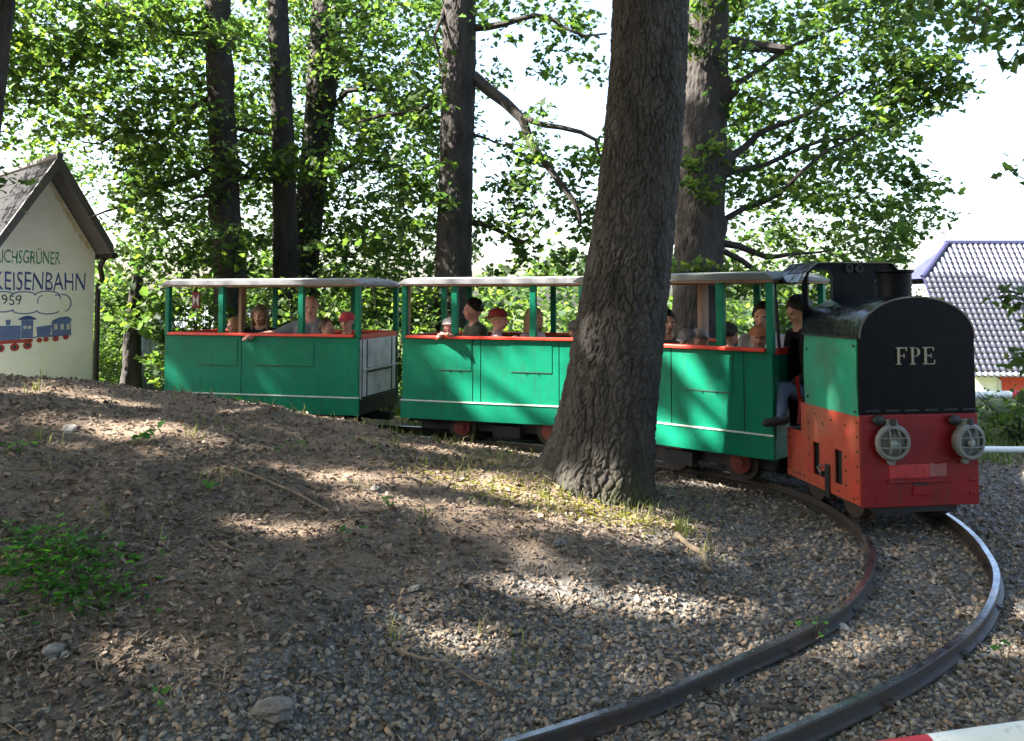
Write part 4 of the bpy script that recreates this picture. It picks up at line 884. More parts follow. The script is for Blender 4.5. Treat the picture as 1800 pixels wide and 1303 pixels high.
# ------------------------------------------------------------------ people (one continuous body each; hair, cap as children)
def capsule(mb, a, b, ra, rb, seg=10):
    a = Vector(a); b = Vector(b); d = b-a; L = d.length; ax = d.normalized()
    prof = []
    for i in range(5): t = R(-90+90*i/4*.98); prof.append((max(.001, ra*math.cos(t)), ra*math.sin(t)))
    for i in range(5): t = R(90*i/4*.98); prof.append((max(.001, rb*math.cos(t)), L+rb*math.sin(t)))
    mb.lathe(prof, a, ax, seg)
def person(label, head, face, s=1.0, skin='skin', shirt='cloth_grey', trousers='cloth_jeans', sleeve=.45, hair=None, hairlong=False, cap=None, pitch=0.0, arms=None, group=None, legs=None, tilt=0, back_cap=False, hair_len=.16):
    """head: world centre of the head; face: direction faced (radians, 0 = towards -Y); body hangs below it, seated"""
    base = Vector(head)-Vector((0,0,.78*s))
    root = empty('person', base, face); tag(root, label, 'person', group)
    HZ = .78
    hip = Vector((0,.06,.08)); chest = Vector((0,.03,.42)); neck = Vector((0,.02,.56)); hc = Vector((0,0,HZ))
    A = {'r': [Vector((-.175,.03,.565)), Vector((-.225,.0,.29)), Vector((-.13,-.15,.17))], 'l': [Vector((.175,.03,.565)), Vector((.225,.0,.29)), Vector((.13,-.15,.17))]}
    LG = {'r': [Vector((-.09,.03,.07)), Vector((-.10,-.15,.06)), Vector((-.10,-.10,-.33))], 'l': [Vector((.09,.03,.07)), Vector((.10,-.15,.06)), Vector((.10,-.10,-.33))]}
    if arms:
        for k, v in arms.items(): A[k][1] = Vector(v[0]); A[k][2] = Vector(v[1])
    if legs:
        for k, v in legs.items(): LG[k][1] = Vector(v[0]); LG[k][2] = Vector(v[1])
    mb = MB(); bones = []
    def seg_(a, b, ra, rb, lab): capsule(mb, a, b, ra, rb); bones.append((np.array(a), np.array(b), lab, (ra+rb)/2))
    SH, SK, TR, SHO = 0, 1, 2, 3
    seg_(hip, Vector((0,.05,.22)), .145, .14, SH)
    for dx in (-.06, .06): seg_(Vector((dx,.05,.2)), Vector((dx*1.35,.03,.50)), .115, .115, SH)
    seg_(Vector((-.13,.03,.565)), Vector((.13,.03,.565)), .07, .07, SH); seg_(Vector((-.07,.025,.60)), Vector((.07,.025,.60)), .06, .06, SH)
    seg_(Vector((0,.03,.58)), Vector((0,.01,.71)), .06, .055, SK)
    for k in 'rl':
        a, b, c = A[k]; seg_(a, b, .062, .047, SH if sleeve > .3 else SK)
        if sleeve >= 1: seg_(b, c, .044, .034, SH)
        elif sleeve > .5: seg_(b, b.lerp(c, sleeve-.5), .046, .044, SH); seg_(b.lerp(c, sleeve-.5), c, .042, .03, SK)
        else: seg_(b, c, .043, .03, SK)
        d = (c-b).normalized(); seg_(c, c+d*.07, .034, .036, SK)
        a, b, c = LG[k]; seg_(a, b, .085, .062, TR); seg_(b, c, .058, .042, TR)
        seg_(c+Vector((0,.03,-.05)), c+Vector((0,-.14,-.075)), .042, .034, SHO)
    # head: skull, jaw, nose, brow, ears in one surface
    def hp(x, y, z):   # head-local with nod
        v = Vector((x, y, z)); v = Matrix.Rotation(pitch, 3, 'X') @ v; v = Matrix.Rotation(tilt, 3, 'Y') @ v; return hc+v
    n0 = len(mb.v)
    mb.ball((0,.012,.02), .105, .80, .96, 1.0, 20, 14); mb.ball((0,-.022,-.035), .082, .80, .92, 1.05, 18, 12); mb.ball((0,-.055,-.088), .034, 1.05, .8, .7, 10, 8)
    mb.ball((0,-.108,-.018), .017, .75, .85, 1.25, 10, 8); mb.ball((0,-.088,.022), .05, 1.1, .25, .22, 12, 8)
    for q in (-1, 1): mb.ball((q*.084,.012,-.008), .03, .35, .6, 1.0, 10, 8); mb.ball((q*.045,-.075,-.03), .025, 1, .6, .8, 8, 6)
    for i in range(n0, len(mb.v)): mb.v[i] = tuple(hp(*mb.v[i]))
    bones.append((np.array(hp(0,.0,.03)), np.array(hp(0,-.03,-.08)), SK, .1))
    o = mb.build('body', None, root, smooth=True)
    rm = o.modifiers.new('fuse', 'REMESH'); rm.mode = 'VOXEL'; rm.voxel_size = .0115; rm.use_smooth_shade = True
    sm = o.modifiers.new('relax', 'SMOOTH'); sm.factor = .5; sm.iterations = 3
    dg = bpy.context.evaluated_depsgraph_get(); me = bpy.data.meshes.new_from_object(o.evaluated_get(dg)); o.modifiers.clear(); old = o.data; o.data = me; bpy.data.meshes.remove(old)
    for q in (shirt, skin, trousers, 'shoe'): me.materials.append(M[q])
    n = len(me.polygons); cen = np.empty(n*3); me.polygons.foreach_get('center', cen); cen = cen.reshape(-1, 3)
    best = np.full(n, 9.); lab = np.zeros(n, int)
    for a, b, l, r in bones:
        d = b-a; t = np.clip(((cen-a)@d)/(d@d+1e-9), 0, 1); dd = np.linalg.norm(cen-a-t[:, None]*d, axis=1)-r
        w = dd < best; best = np.where(w, dd, best); lab = np.where(w, l, lab)
    me.polygons.foreach_set('material_index', lab.astype(np.int32)); me.polygons.foreach_set('use_smooth', np.ones(n, bool)); me.update()
    # fingers, joined to the body mesh
    fm = MB()
    for k in 'rl':
        b, c = A[k][1], A[k][2]; d = (c-b).normalized(); side = d.cross(Vector((0,0,1))).normalized(); up = side.cross(d); p = c+d*.085
        for i in range(4):
            o_ = side*(.026-.0175*i); l = (.062,.074,.07,.054)[i]
            pts = [p+o_, p+o_+d*l*.45-up*.004, p+o_+d*l*.75-up*.018, p+o_+d*l*.9-up*.034]
            fm.tube(pts, [.0095,.009,.0085,.007], 7)
        sg = 1 if k == 'r' else -1
        q0 = c+d*.035+side*.03*sg; fm.tube([q0, q0+side*.022*sg+d*.025, q0+side*.026*sg+d*.055-up*.012], [.012,.0105,.009], 7)
    bm = bmesh.new(); bm.from_mesh(me); nf = len(bm.faces); fmm = fm.mesh('f'); bm.from_mesh(fmm); bm.faces.ensure_lookup_table()
    for f in bm.faces[nf:]: f.material_index = 1; f.smooth = True
    bm.to_mesh(me); bm.free(); bpy.data.meshes.remove(fmm)
    for q in (-1, 1):
        e = MB(); e.ball((0,0,0), .0105, 1.15, .5, .62, 10, 8); e.v = [tuple(hp(v[0]+q*.034, v[1]-.090, v[2]+.004)) for v in e.v]; e.build('eye', 'eye_dark', root, smooth=True)
    e = MB(); e.ball((0,0,0), .024, 1.0, .3, .28, 12, 8); e.v = [tuple(hp(v[0], v[1]-.092, v[2]-.062)) for v in e.v]; e.build('mouth', 'lip', root, smooth=True)
    rs = random.Random(hash(label) % 1000)
    if hair:
        h = MB(); nu_, nv_ = 30, 16; V = []
        for j in range(nv_+1):
            t = math.pi*(j/nv_)*(.60 if not hairlong else .62)
            for i in range(nu_):
                a = 2*math.pi*i/nu_; front = -math.sin(a)     # +1 at the face side
                tt = t*(1-.42*max(0, front)**1.3) if True else t
                r = .113+.006*math.sin(a*7+j)+.004*math.sin(a*13+2*j)
                x, y, z = math.cos(a)*math.sin(tt)*r*.86, math.sin(a)*math.sin(tt)*r*1.0+.014, math.cos(tt)*r*1.03+.022
                V.append(tuple(hp(x, y, z)))
        fs = [(j*nu_+i, (j+1)*nu_+i, (j+1)*nu_+(i+1) % nu_, j*nu_+(i+1) % nu_) for j in range(nv_) for i in range(nu_)]
        h.add(V, fs)
        if hairlong:
            for i in range(34):
                a = R(-25+230*i/33); x0, y0 = math.cos(a)*.085, math.sin(a)*.10+.01
                if y0 < -.03: continue
                q = rs.uniform(.7, 1.1)*hair_len*2
                h.tube([tuple(hp(x0*.95, y0*.95, .03)), tuple(hp(x0*1.12, y0*1.05, -.06)), tuple(hp(x0*1.2, y0*1.0+.015, -.06-q*.55)), tuple(hp(x0*1.15, y0+.02, -.06-q))], [.02,.022,.018,.006], 6)
        ho = h.build('hair', hair, root, smooth=True)
    if cap:
        c = MB(); nu_, nv_ = 30, 10; V = []
        for j in range(nv_+1):
            t = R(86)*j/nv_
            for i in range(nu_):
                a = 2*math.pi*i/nu_; r = .118
                V.append(tuple(hp(math.cos(a)*math.sin(t)*r*.88, math.sin(a)*math.sin(t)*r*1.0+.012, math.cos(t)**.8*r*.82+.045)))
        for i in range(nu_):
            a = 2*math.pi*i/nu_; r = .113; V.append(tuple(hp(math.cos(a)*r*.86, math.sin(a)*r*.98+.012, .030)))
        fs = [(j*nu_+i, (j+1)*nu_+i, (j+1)*nu_+(i+1) % nu_, j*nu_+(i+1) % nu_) for j in range(nv_+1) for i in range(nu_)]
        co = c.add(V, fs).build('cap', cap, root, smooth=True)
        b = MB(); V = []; nn = 14; sg = 1 if back_cap else -1
        for k, th in ((0, .0), (1, -.006)):
            for i in range(nn+1):
                a = R(180*i/nn); V.append(tuple(hp(math.cos(a)*.098, sg*(math.sin(a)*.07+.05)+.012, .042+th)))
            for i in range(nn+1):
                a = R(180*i/nn); V.append(tuple(hp(math.cos(a)*.09, sg*(math.sin(a)*.145+.05)+.012, .042-.022*math.sin(a)+th)))
        m_ = nn+1; fs = []
        for k in (0, 2*m_):
            for i in range(nn): fs.append((k+i, k+i+1, k+m_+i+1, k+m_+i))
        for i in range(nn): fs.append((m_+i, m_+i+1, 3*m_+i+1, 3*m_+i))
        b.add(V, fs).build('peak', cap, co, smooth=True)
    for c_ in root.children: pass
    root.scale = (s, s, s)
    return root
yw = {1: -.257, 2: -.327, 3: -.732}
G = 'passengers in the train'
person('blond child leaning by the second post of the rearmost wagon', (-3.50,10.40,1.25), yw[1]-.3, .82, 'skin', 'cloth_olive', hair='hair_blond', group=G)
person('woman with long light brown hair and dark navy top in the rearmost wagon', (-3.146,10.322,1.386), yw[1]+.25, .98, 'skin', 'cloth_navy', hair='hair_light', hairlong=True, group=G)
person('bald man in grey shirt resting his arm along the red sill of the rearmost wagon', (-2.40,9.83,1.50), yw[1]+.5, 1.08, 'skin_pink', 'cloth_grey', sleeve=.48, group=G, pitch=.1, hair=None, arms={'r': ((-.34,-.02,.50),(-.56,-.13,.475))})
person('child with dark brown hair turned away at the sill of the rearmost wagon', (-2.144,9.593,1.265), yw[1]+1.2, .82, 'skin', 'cloth_white', hair='hair_brown', group=G, pitch=-.3)
person('child in a red patterned cap looking out beside the rearmost wagon corner post', (-1.91,9.57,1.33), yw[1]+.1, .85, 'skin_pink', 'cloth_red', cap='cap_red', group=G)
person('small child in a pale cap hanging hands over the sill of the middle wagon', (-.69,9.11,1.28), yw[2]+.3, .80, 'skin_pink', 'cloth_teal', cap='cap_white', group=G, pitch=-.25, arms={'r': ((-.20,-.12,.60),(-.08,-.36,.69)), 'l': ((.2,-.12,.60),(.06,-.36,.69))}, sleeve=.48)
person('dark haired man in striped dark shirt in the middle wagon', (-.454,9.569,1.465), yw[2]-.8, 1.05, 'skin_pink', 'cloth_olive', hair='hair_dark', group=G)
person('boy in a maroon cap and pink shirt turned to the right in the middle wagon', (-.144,9.08,1.37), yw[2]+1.9, .92, 'skin_pink', 'cloth_pink', cap='cap_maroon', hair='hair_blond', group=G, back_cap=True, arms={'r': ((-.30,.02,.50),(-.42,-.14,.56))})
person('woman with long blond hair behind a post of the middle wagon', (.252,9.171,1.375), yw[2]+1.3, .96, 'skin', 'cloth_pink', hair='hair_blond', hairlong=True, group=G, hair_len=.22)
person('child in a two tone grey cap just left of the oak, middle wagon', (.675,8.764,1.262), yw[2]-.2, .82, 'skin', 'cloth_navy', cap='cap_grey', group=G)
person('dark haired passenger just right of the oak trunk in the front wagon', (1.50,8.02,1.37), yw[3]+.9, .95, 'skin', 'cloth_olive', hair='hair_dark', group=G)
person('child in a grey peaked cap peeping over the sill of the front wagon', (1.59,7.54,1.225), yw[3]+.1, .78, 'skin', 'cloth_white', cap='cap_grey', group=G, pitch=.1)
person('child in a light grey cap turned away in the front wagon', (1.76,7.78,1.215), yw[3]+2.2, .76, 'skin', 'cloth_white', cap='cap_lightgrey', group=G)
person('child in a dark cap hidden behind the middle post of the front wagon', (1.954,7.47,1.275), yw[3]+2.6, .82, 'skin', 'cloth_black', cap='cap_dark', hair='hair_dark', group=G)
person('smiling toddler in a peach coloured hat at the front corner of the front wagon', (2.10,7.03,1.268), yw[3]+.45, .80, 'skin_pink', 'cloth_white', cap='cap_peach', group=G, pitch=-.1)
person('dark haired adult standing back beside the front corner post of the front wagon', (2.27,7.47,1.44), yw[3]+.2, 1.0, 'skin', 'cloth_white', hair='hair_dark', group=G)
person('train driver in black shirt and jeans sitting sideways in the locomotive cab', (2.41,6.95,1.50), R(8)-R(88), .98, 'skin', 'cloth_black', 'cloth_jeans', sleeve=1.0, hair='hair_dark', pitch=.35, legs={'r': ((-.12,-.22,.14),(-.10,-.26,-.06)), 'l': ((.13,-.24,.14),(.24,-.30,-.05))})
# ------------------------------------------------------------------ painted house at the left
HT = R(47); hex_ = (math.cos(HT), math.sin(HT))
house = empty('painted_house', (-6.83,13.5,-.1), HT); tag(house, 'small cream house with painted train mural and dark roof at the left edge', 'house')
# local x: 0 at the right corner, negative to the left; y into the house; z from the base (+.1)
ZO = .1; HWD = 1.54; DEP = 2.6; ZE, ZA = 2.337+ZO, 3.58+ZO; AX = -.77
xz = lambda q, t: (q[0], t, q[1])
MB().prism([(0,0),(0,ZE),(AX,ZA),(-HWD,ZE),(-HWD,0)], 0, .12, xz).build('gable_wall', 'plaster', house)
MB().box(-.12,0,.12,DEP,0,ZE).box(-HWD,-HWD+.12,.12,DEP,0,ZE).build('side_wall', 'plaster', house)
MB().prism([(0,0),(0,ZE),(AX,ZA),(-HWD,ZE),(-HWD,0)], DEP, DEP+.12, xz).build('rear_wall', 'plaster', house)
# damp stains along the rakes, thin irregular coat on the plaster
rs = np.random.default_rng(4)
def stain(x0, x1, dz0, seed):
    r = np.random.default_rng(seed); n = 60; pts = []; low = []
    for i in range(n+1):
        x = x0+(x1-x0)*i/n; zt = ZA-abs(x-AX)*1.61-.03
        pts.append((x, zt)); low.append((x, zt-dz0*(.45+.3*abs(math.sin(i*.37+seed)))*(.55+.45*r.uniform())*(math.sin(math.pi*min(1,max(0,(i+1)/(n+2))))**.4)))
    return pts+low[::-1]
MB().prism(stain(AX+.03,-.03,.26,1), -.0025, 0, xz).build('damp_stain', 'plaster_stain', house)
MB().prism(stain(AX-.55,AX-.05,.10,3), -.0025, 0, xz).build('damp_stain', 'plaster_stain', house)
OVF, OVE, TH_ = .62, .05, .10
sl_ = (ZA-ZE)/-AX
def slope(s, lift, th):
    # s=+1 right slope, -1 left slope: cross-section in x,z
    x1 = AX+s*(-AX+OVE); z1 = ZA-sl_*(-AX+OVE)
    return [(AX, ZA+lift), (x1, z1+lift), (x1, z1+lift+th*1.6), (AX, ZA+lift+th*1.9)]
for s in (1, -1):
    r_ = MB().prism(slope(s, .03, .06), -OVF+.03, DEP+.3, xz).build('roof_slope', 'fascia_grey', house)
    MB().prism(slope(s, .0, .115), -OVF, -OVF+.058, xz).build('bargeboard', 'fascia_grey', house)
    # slates on the upper face
    nr, nc = 11, 12
    base = slope(s, .03, .06); a = np.array(base[3]); b = np.array(base[2]); d = b-a; Ls = np.linalg.norm(d); d /= Ls; up = np.array([-d[1], d[0]])*(1 if s < 0 else 1)
    if up[1] < 0: up = -up
    me = None
    cw = (DEP+.3+OVF-.06)/nc; ch = Ls/nr
    V = [(x*.5*cw*.96, z, q) for q in (0,.012) for x, z in ((-1,-.02),(1,-.02),(1,ch*1.12),(-1,ch*1.12))]
    for i in range(nr):
        for j in range(nc + (1 if i % 2 else 0)):
            y = -OVF+.06+cw*(j+.5-(.5 if i % 2 else 0)); y = min(max(y, -OVF+.06+cw*.3), DEP+.3-cw*.3)
            if me is None:
                mb = MB(); e = np.array([d[0], 0, d[1]]); u = np.array([up[0], 0, up[1]])
                mb.add([np.array([0, q[0], 0])+e*q[1]+u*(q[2]+ (1-(q[1]/(ch*1.12)))*0.0) for q in V], [(0,3,2,1),(4,5,6,7),(0,1,5,4),(1,2,6,5),(2,3,7,6),(3,0,4,7)])
                me = mb.mesh('slate'); me.materials.append(M['slate'])
            o = bpy.data.objects.new('slate', me); COL.objects.link(o); o.parent = r_
            p0 = a+d*ch*i+up*(.004+.004*(i % 2))
            o.location = (p0[0], y, p0[1]); o.rotation_euler = (0, R(-s*1.2)+R(random.uniform(-.5,.5)), R(random.uniform(-.6,.6)))
MB().tube([(AX,-OVF-.005,ZA+.20),(AX,DEP+.3,ZA+.20)], .05, 8).build('ridge_cap', 'fascia_grey', house)
# gutter and downpipe
gx0 = AX+-AX+OVE; gz0 = ZA-sl_*(-AX+OVE)
MB().tube([(gx0+.02,-OVF,gz0+.02),(gx0+.02,DEP+.3,gz0+.02)], .05, 10).build('gutter', 'pipe_brown', house)
MB().tube([(gx0-.0,-.25,gz0-.02),(gx0-.03,-.16,gz0-.14),(.10,-.06,gz0-.34),(.05,-.02,gz0-.46),(.05,-.02,.05)], .042, 10).build('downpipe', 'pipe_brown', house, smooth=True)
# lettering and mural, flat paint on the plaster
def text_obj(txt, x1, x0, z0, capz, matn, parent, y=-.003, name='lettering'):
    cu = bpy.data.curves.new('t', 'FONT'); cu.body = txt; cu.size = 1.0; cu.resolution_u = 3
    to = bpy.data.objects.new('t', cu); COL.objects.link(to); dg = bpy.context.evaluated_depsgraph_get(); me = bpy.data.meshes.new_from_object(to.evaluated_get(dg))
    bpy.data.objects.remove(to); n = len(me.vertices); co = np.empty(n*3); me.vertices.foreach_get('co', co); co = co.reshape(-1, 3)
    w = co[:, 0].max()-co[:, 0].min(); out = np.zeros_like(co)
    out[:, 0] = x0+(co[:, 0]-co[:, 0].min())/w*(x1-x0); out[:, 2] = z0+co[:, 1]/.70*capz; out[:, 1] = y
    rr_ = np.random.default_rng(len(txt)); out[:, 2] += .008*np.sin(out[:, 0]*23); out[:, 0] += .006*np.sin(out[:, 2]*31+out[:, 0]*9)
    me.vertices.foreach_set('co', out.ravel().astype(np.float32)); me.update(); me.materials.clear(); me.materials.append(M[matn]); me.name = name
    o = bpy.data.objects.new(name, me); COL.objects.link(o); o.parent = parent; return o
text_obj('RICHSGRÜNER', -.53, -1.43, 2.135+ZO, .205, 'paint_green', house)
text_obj('KEISENBAHN', -.145, -1.45, 1.725+ZO, .285, 'paint_blue', house)
text_obj('1959', -1.06, -1.40, 1.50+ZO, .15, 'paint_dark', house)
mural = empty('mural', (0,0,ZO)); mural.parent = house; mural.scale = (1.035,1,1)
def paint(polys, matn, y, name):
    m = MB()
    for P in polys: m.prism(P, -y, -y+.0012, xz)
    return m.build(name, matn, mural)
def disc(cx, cz, r, n=16): return [(cx+r*math.cos(2*math.pi*i/n), cz+r*math.sin(2*math.pi*i/n)) for i in range(n)]
def stroke(pts, w):
    out = []
    for a, b in zip(pts[:-1], pts[1:]):
        a = np.array(a); b = np.array(b); d = b-a; L = np.linalg.norm(d); n = np.array([-d[1], d[0]])/L*w/2; e = d/L*w*.2
        out.append([tuple(a-e-n), tuple(b+e-n), tuple(b+e+n), tuple(a-e+n)])
    return out
def arc(cx, cz, rx, rz, a0, a1, n=10): return [(cx+rx*math.cos(R(a0+(a1-a0)*i/n)), cz+rz*math.sin(R(a0+(a1-a0)*i/n))) for i in range(n+1)]
sm_ = []
for q in ((-1.28,1.64,.16,.06,20,160),(-1.0,1.63,.17,.07,15,165),(-.68,1.63,.18,.08,0,165),(-.46,1.52,.12,.14,-70,100),(-.66,1.40,.15,.05,180,350),(-.98,1.42,.17,.06,190,345),(-1.27,1.44,.14,.05,190,345)): sm_ += stroke(arc(*q), .018)
sm_ += stroke(arc(-.74,1.55,.07,.09,90,200), .015)+stroke(arc(-.55,1.60,.06,.05,-20,110), .015)
paint(sm_, 'paint_lightblue', .003, 'painted_smoke')
paint([[(-1.02,.98),(-1.02,1.26),(-.86,1.26),(-.86,.98)],[(-1.30,.96),(-1.30,1.18),(-1.025,1.18),(-1.025,.96)],[(-1.22,1.185),(-1.17,1.185),(-1.16,1.27),(-1.23,1.27)]], 'paint_lightblue', .003, 'painted_engine')
paint([[(-1.06,1.264)]+[(-1.06+.24*i/8, 1.28+.05*math.sin(math.pi*i/8)) for i in range(9)]+[(-.82,1.264)]], 'paint_blue', .003, 'painted_cab_roof')
paint([disc(-.97,1.15,.026),disc(-.91,1.15,.026)], 'paint_white', .0045, 'painted_windows')
paint([[(-1.34,.90),(-1.34,.955),(-.86,.975),(-.86,.92)]], 'paint_red', .003, 'painted_frame')
for c in ((-1.29,.84),(-1.10,.85),(-.93,.87)):
    paint([disc(c[0],c[1],.062)], 'paint_red', .0045, 'painted_wheel'); paint([disc(c[0],c[1],.03)], 'paint_dark', .0058, 'painted_wheel_hub')
paint([[(-.80,.99),(-.82,1.15),(-.60,1.18),(-.62,.99)]], 'paint_lightblue', .003, 'painted_tender')
paint([[(-.60,1.0)]+[(-.60,1.18)]+[(-.60+.26*i/8*.999, 1.20+.10*math.sin(math.pi*(.15+.55*i/8))) for i in range(9)]+[(-.325,1.02)]], 'paint_lightblue', .0031, 'painted_coach')
paint([[(x,1.10),(x,1.19),(x+.045,1.195),(x+.045,1.105)] for x in (-.57,-.48,-.395)], 'paint_white', .0045, 'painted_windows')
paint(stroke([(-.86,.985),(-.80,1.0)], .018)+stroke([(-.62,1.01),(-.60,1.01)], .018)+stroke([(-.61,.995),(-.325,1.015)], .012)+stroke([(-.61,1.20),(-.5,1.285),(-.38,1.30),(-.32,1.24)], .015), 'paint_blue', .0046, 'painted_outline')
for c in ((-.77,.945,.04),(-.68,.955,.04),(-.545,.96,.045),(-.40,.985,.045)): paint([disc(*c)], 'paint_red', .0045, 'painted_wheel')

# ------------------------------------------------------------------ house with glazed tiles at the right, lower down the slope
rh = empty('tiled_house', (18.5,31,-3.0)); tag(rh, 'house with glazed bluish tiled roof and red and cream walls behind the locomotive', 'house')
rx = lambda x, y, z: (x-18.5, y-31, z+3.0)
MB().box(15.25-18.5,26-18.5,28.55-31,28.7-31,-.6,2.3).build('front_wall', 'wall_cream', rh)
MB().prism([(28.7,-.6),(28.7,2.0),(30.2,5.1),(31.8,5.1),(33.3,2.0),(33.3,-.6)], 15.25-18.5, 15.4-18.5, lambda q, t: (t, q[0]-31, q[1])).build('gable_wall', 'wall_cream', rh)
for x0, x1, z0, z1 in ((16.75,18.6,1.15,2.05),(15.4,15.95,.2,1.2),(19.2,20.4,.2,2.0),(16.35,16.6,.3,1.1)):
    MB().box(x0-18.5,x1-18.5,28.50-31,28.549-31,z0,z1).build('red_panel', 'wall_red', rh)
MB().tube([rx(16.35,28.5,-.95),rx(16.75,28.5,-1.25),rx(16.8,28.5,-2.6)], .05, 8).build('downpipe', 'bar_grey', rh)
MB().bar(rx(15.22,30.2,2.0), rx(15.22,28.9,.3), .08,.22).build('verge_board', 'wall_red', rh)
A_ = np.array([0, 31, 3.63]); Bp = np.array([0, 28, -.93]); dS = (Bp-A_); LS = np.linalg.norm(dS); dS /= LS; nS = np.array([0, dS[2], -dS[1]]); nS = -nS if nS[2] < 0 else nS
def hip_x(z): return 15.0+(z-2.32)/(3.63-2.32)*1.39 if z > 2.32 else 15.0
m = MB().add([rx(16.39,31,3.60),rx(26,31,3.60),rx(26,28,-.96),rx(15.0,28,-.96),rx(15.0,30.14,2.29)], [(0,1,2,3,4)]).add([rx(16.39,31,3.60),rx(15,30.14,2.29),rx(15,31.86,2.29)], [(0,1,2)]).add([rx(16.39,31,3.60),rx(15,31.86,2.29),rx(15,34,-.96),rx(26,34,-.96),rx(26,31,3.60)], [(0,1,2,3,4)])
rf = m.build('roof', 'ridge_blue', rh)
TW, TL = .205, .225
prof = [(-.5,.0),(-.36,-.012),(-.2,.0),(-.05,.035),(.1,.05),(.25,.04),(.4,.008),(.5,.0)]
V = []; nP = len(prof)
for t, lift in ((0, .012), (1.12, .045)):
    for x, h in prof: V.append(np.array([x*TW, 0, 0])+dS*TL*t+nS*(h+lift))
for x, h in prof: V.append(np.array([x*TW, 0, 0])+dS*TL*1.12+nS*(h+.022))
fs = [(i, i+1, nP+i+1, nP+i) for i in range(nP-1)]+[(nP+i, nP+i+1, 2*nP+i+1, 2*nP+i) for i in range(nP-1)]
tm = bpy.data.meshes.new('roof_tile'); tm.from_pydata([tuple(q) for q in V], [], fs); tm.materials.append(M['tile_glazed']); tm.polygons.foreach_set('use_smooth', [True]*(nP-1)+[False]*(nP-1)); tm.update()
cand = []
for i in range(int(LS/TL)+1):
    p0 = A_+dS*TL*i
    for j in range(54):
        x = 15.05+TW*(j+.5)
        if x-TW*.5 < hip_x(p0[2]): continue
        px = 900+1450*x/p0[1]; py = 522-1450*(p0[2]-1.62)/p0[1]
        cand.append((x, p0, px < 1815, i))
vis = [c for c in cand if c[2]]; vis.sort(key=lambda c: -c[3]); keep = vis[:300]; rest = vis[300:]+[c for c in cand if not c[2]]
for x, p0, _, i in keep:
    o = bpy.data.objects.new('roof_tile', tm); COL.objects.link(o); o.parent = rf; o.location = rx(x, p0[1], p0[2])
    o.rotation_euler = (R(random.uniform(-.5,.5)), R(random.uniform(-.8,.8)), R(random.uniform(-.6,.6)))
mb = MB()
for x, p0, _, i in rest:
    q = rx(x, p0[1], p0[2]); mb.add([v+np.array(q) for v in V], fs)
o = bpy.data.objects.new('roof_tiles', bpy.data.meshes.new('roof_tiles')); o.data.from_pydata(mb.v, [], mb.f); o.data.materials.append(M['tile_glazed']); COL.objects.link(o); o.parent = rf; o['kind'] = 'stuff'
MB().tube([rx(16.3,31,3.66),rx(26,31,3.66)], .09, 8).build('ridge_tiles', 'ridge_blue', rf)
MB().tube([rx(16.39,31,3.66),rx(15.0,30.14,2.36)], .09, 8).build('hip_tiles', 'ridge_blue', rf)
MB().tube([rx(14.95,27.95,-1.0),rx(26,27.95,-1.0)], .07, 8).build('gutter', 'bar_grey', rf)

# ------------------------------------------------------------------ barriers and rails at the right
def pole(name, label, a, b, r, cols, seglen, posts, cat='barrier', start=0.0):
    a = Vector(a); b = Vector(b); t = empty(name, a); tag(t, label, cat); d = (b-a); L = d.length; d.normalize(); x = -start; i = 0
    while x < L:
        p0 = max(0, x); p1 = min(L, x+seglen)
        if p1 > p0: MB().tube([d*p0, d*p1], r, 16).build('pole_section', cols[i % len(cols)], t, smooth=True)
        x += seglen; i += 1
    for q in posts:
        p = a+d*q; g = zg(p.x, p.y)
        MB().tube([(p.x-a.x, p.y-a.y+r*1.2, g-.15-a.z), (p.x-a.x, p.y-a.y+r*1.2, p.z+r-a.z)], r*.9, 12).build('post', 'bar_grey', t, smooth=True)
    return t
pole('barrier_pole', 'red and white striped barrier pole across the bottom right corner, nearest the camera', (.15,1.5,.728), (2.6,1.5,1.056), .036, ['bar_red','bar_white'], .6, [2.2], start=.0)
pole('barrier_rail', 'red and white barrier rail behind the locomotive, in front of the tiled house', (4.6,10,.42), (9.0,10,.50), .045, ['bar_red','bar_red','bar_white','bar_red','bar_white'], .45, [.1,4.2], start=-.05)
pole('pipe_rail', 'low whitish pipe rail just right of the right headlight, above the gravel', (4.0,8.0,.16), (8.0,8.0,.14), .03, ['bar_white'], 4.5, [.05,2.8])
tin = empty('tin_fence', (-5.0,14.9,-.3)); tag(tin, 'pale bluish corrugated sheet fence behind the slender tree, left of the rear wagon', 'fence')
for j in range(5):
    mb = MB(); n = 24; V = []
    for z in (0, 1.75):
        for i in range(n+1): V.append((-1.9+.62*j+.6*i/n, .02*math.sin(i*math.pi/2), z))
    mb.add(V, [(i, i+1, n+2+i, n+1+i) for i in range(n)]); o = mb.build('sheet', 'tin_sheet', tin, smooth=True); o.modifiers.new('s', 'SOLIDIFY').thickness = .004
# bush behind the low rail
bu = empty('bush', (5.55,9.1,zg(5.55,9.1))); tag(bu, 'sunlit low bush between the locomotive and the red and white barrier rail', 'shrub')
st = MB()
for k in range(6): a = k*1.05; st.tube([(0,0,-.05),(math.cos(a)*.2,math.sin(a)*.2,.3),(math.cos(a)*.45,math.sin(a)*.45,.55)], [.02,.012,.004], 6)
st.build('stem', 'tree_bark', bu)
rs = np.random.default_rng(21); c = rs.normal(0, 1, (60, 3)); c /= np.linalg.norm(c, axis=1)[:, None]; c = c*np.array([.85,.4,.30])*rs.uniform(.3, 1, (60, 1))+np.array([.15,0,.30])
crown_obj(clump_points(c, 22, .13, 22, .9), (.035,.07), 23, bu, up=.35, bright=.3, name='foliage')

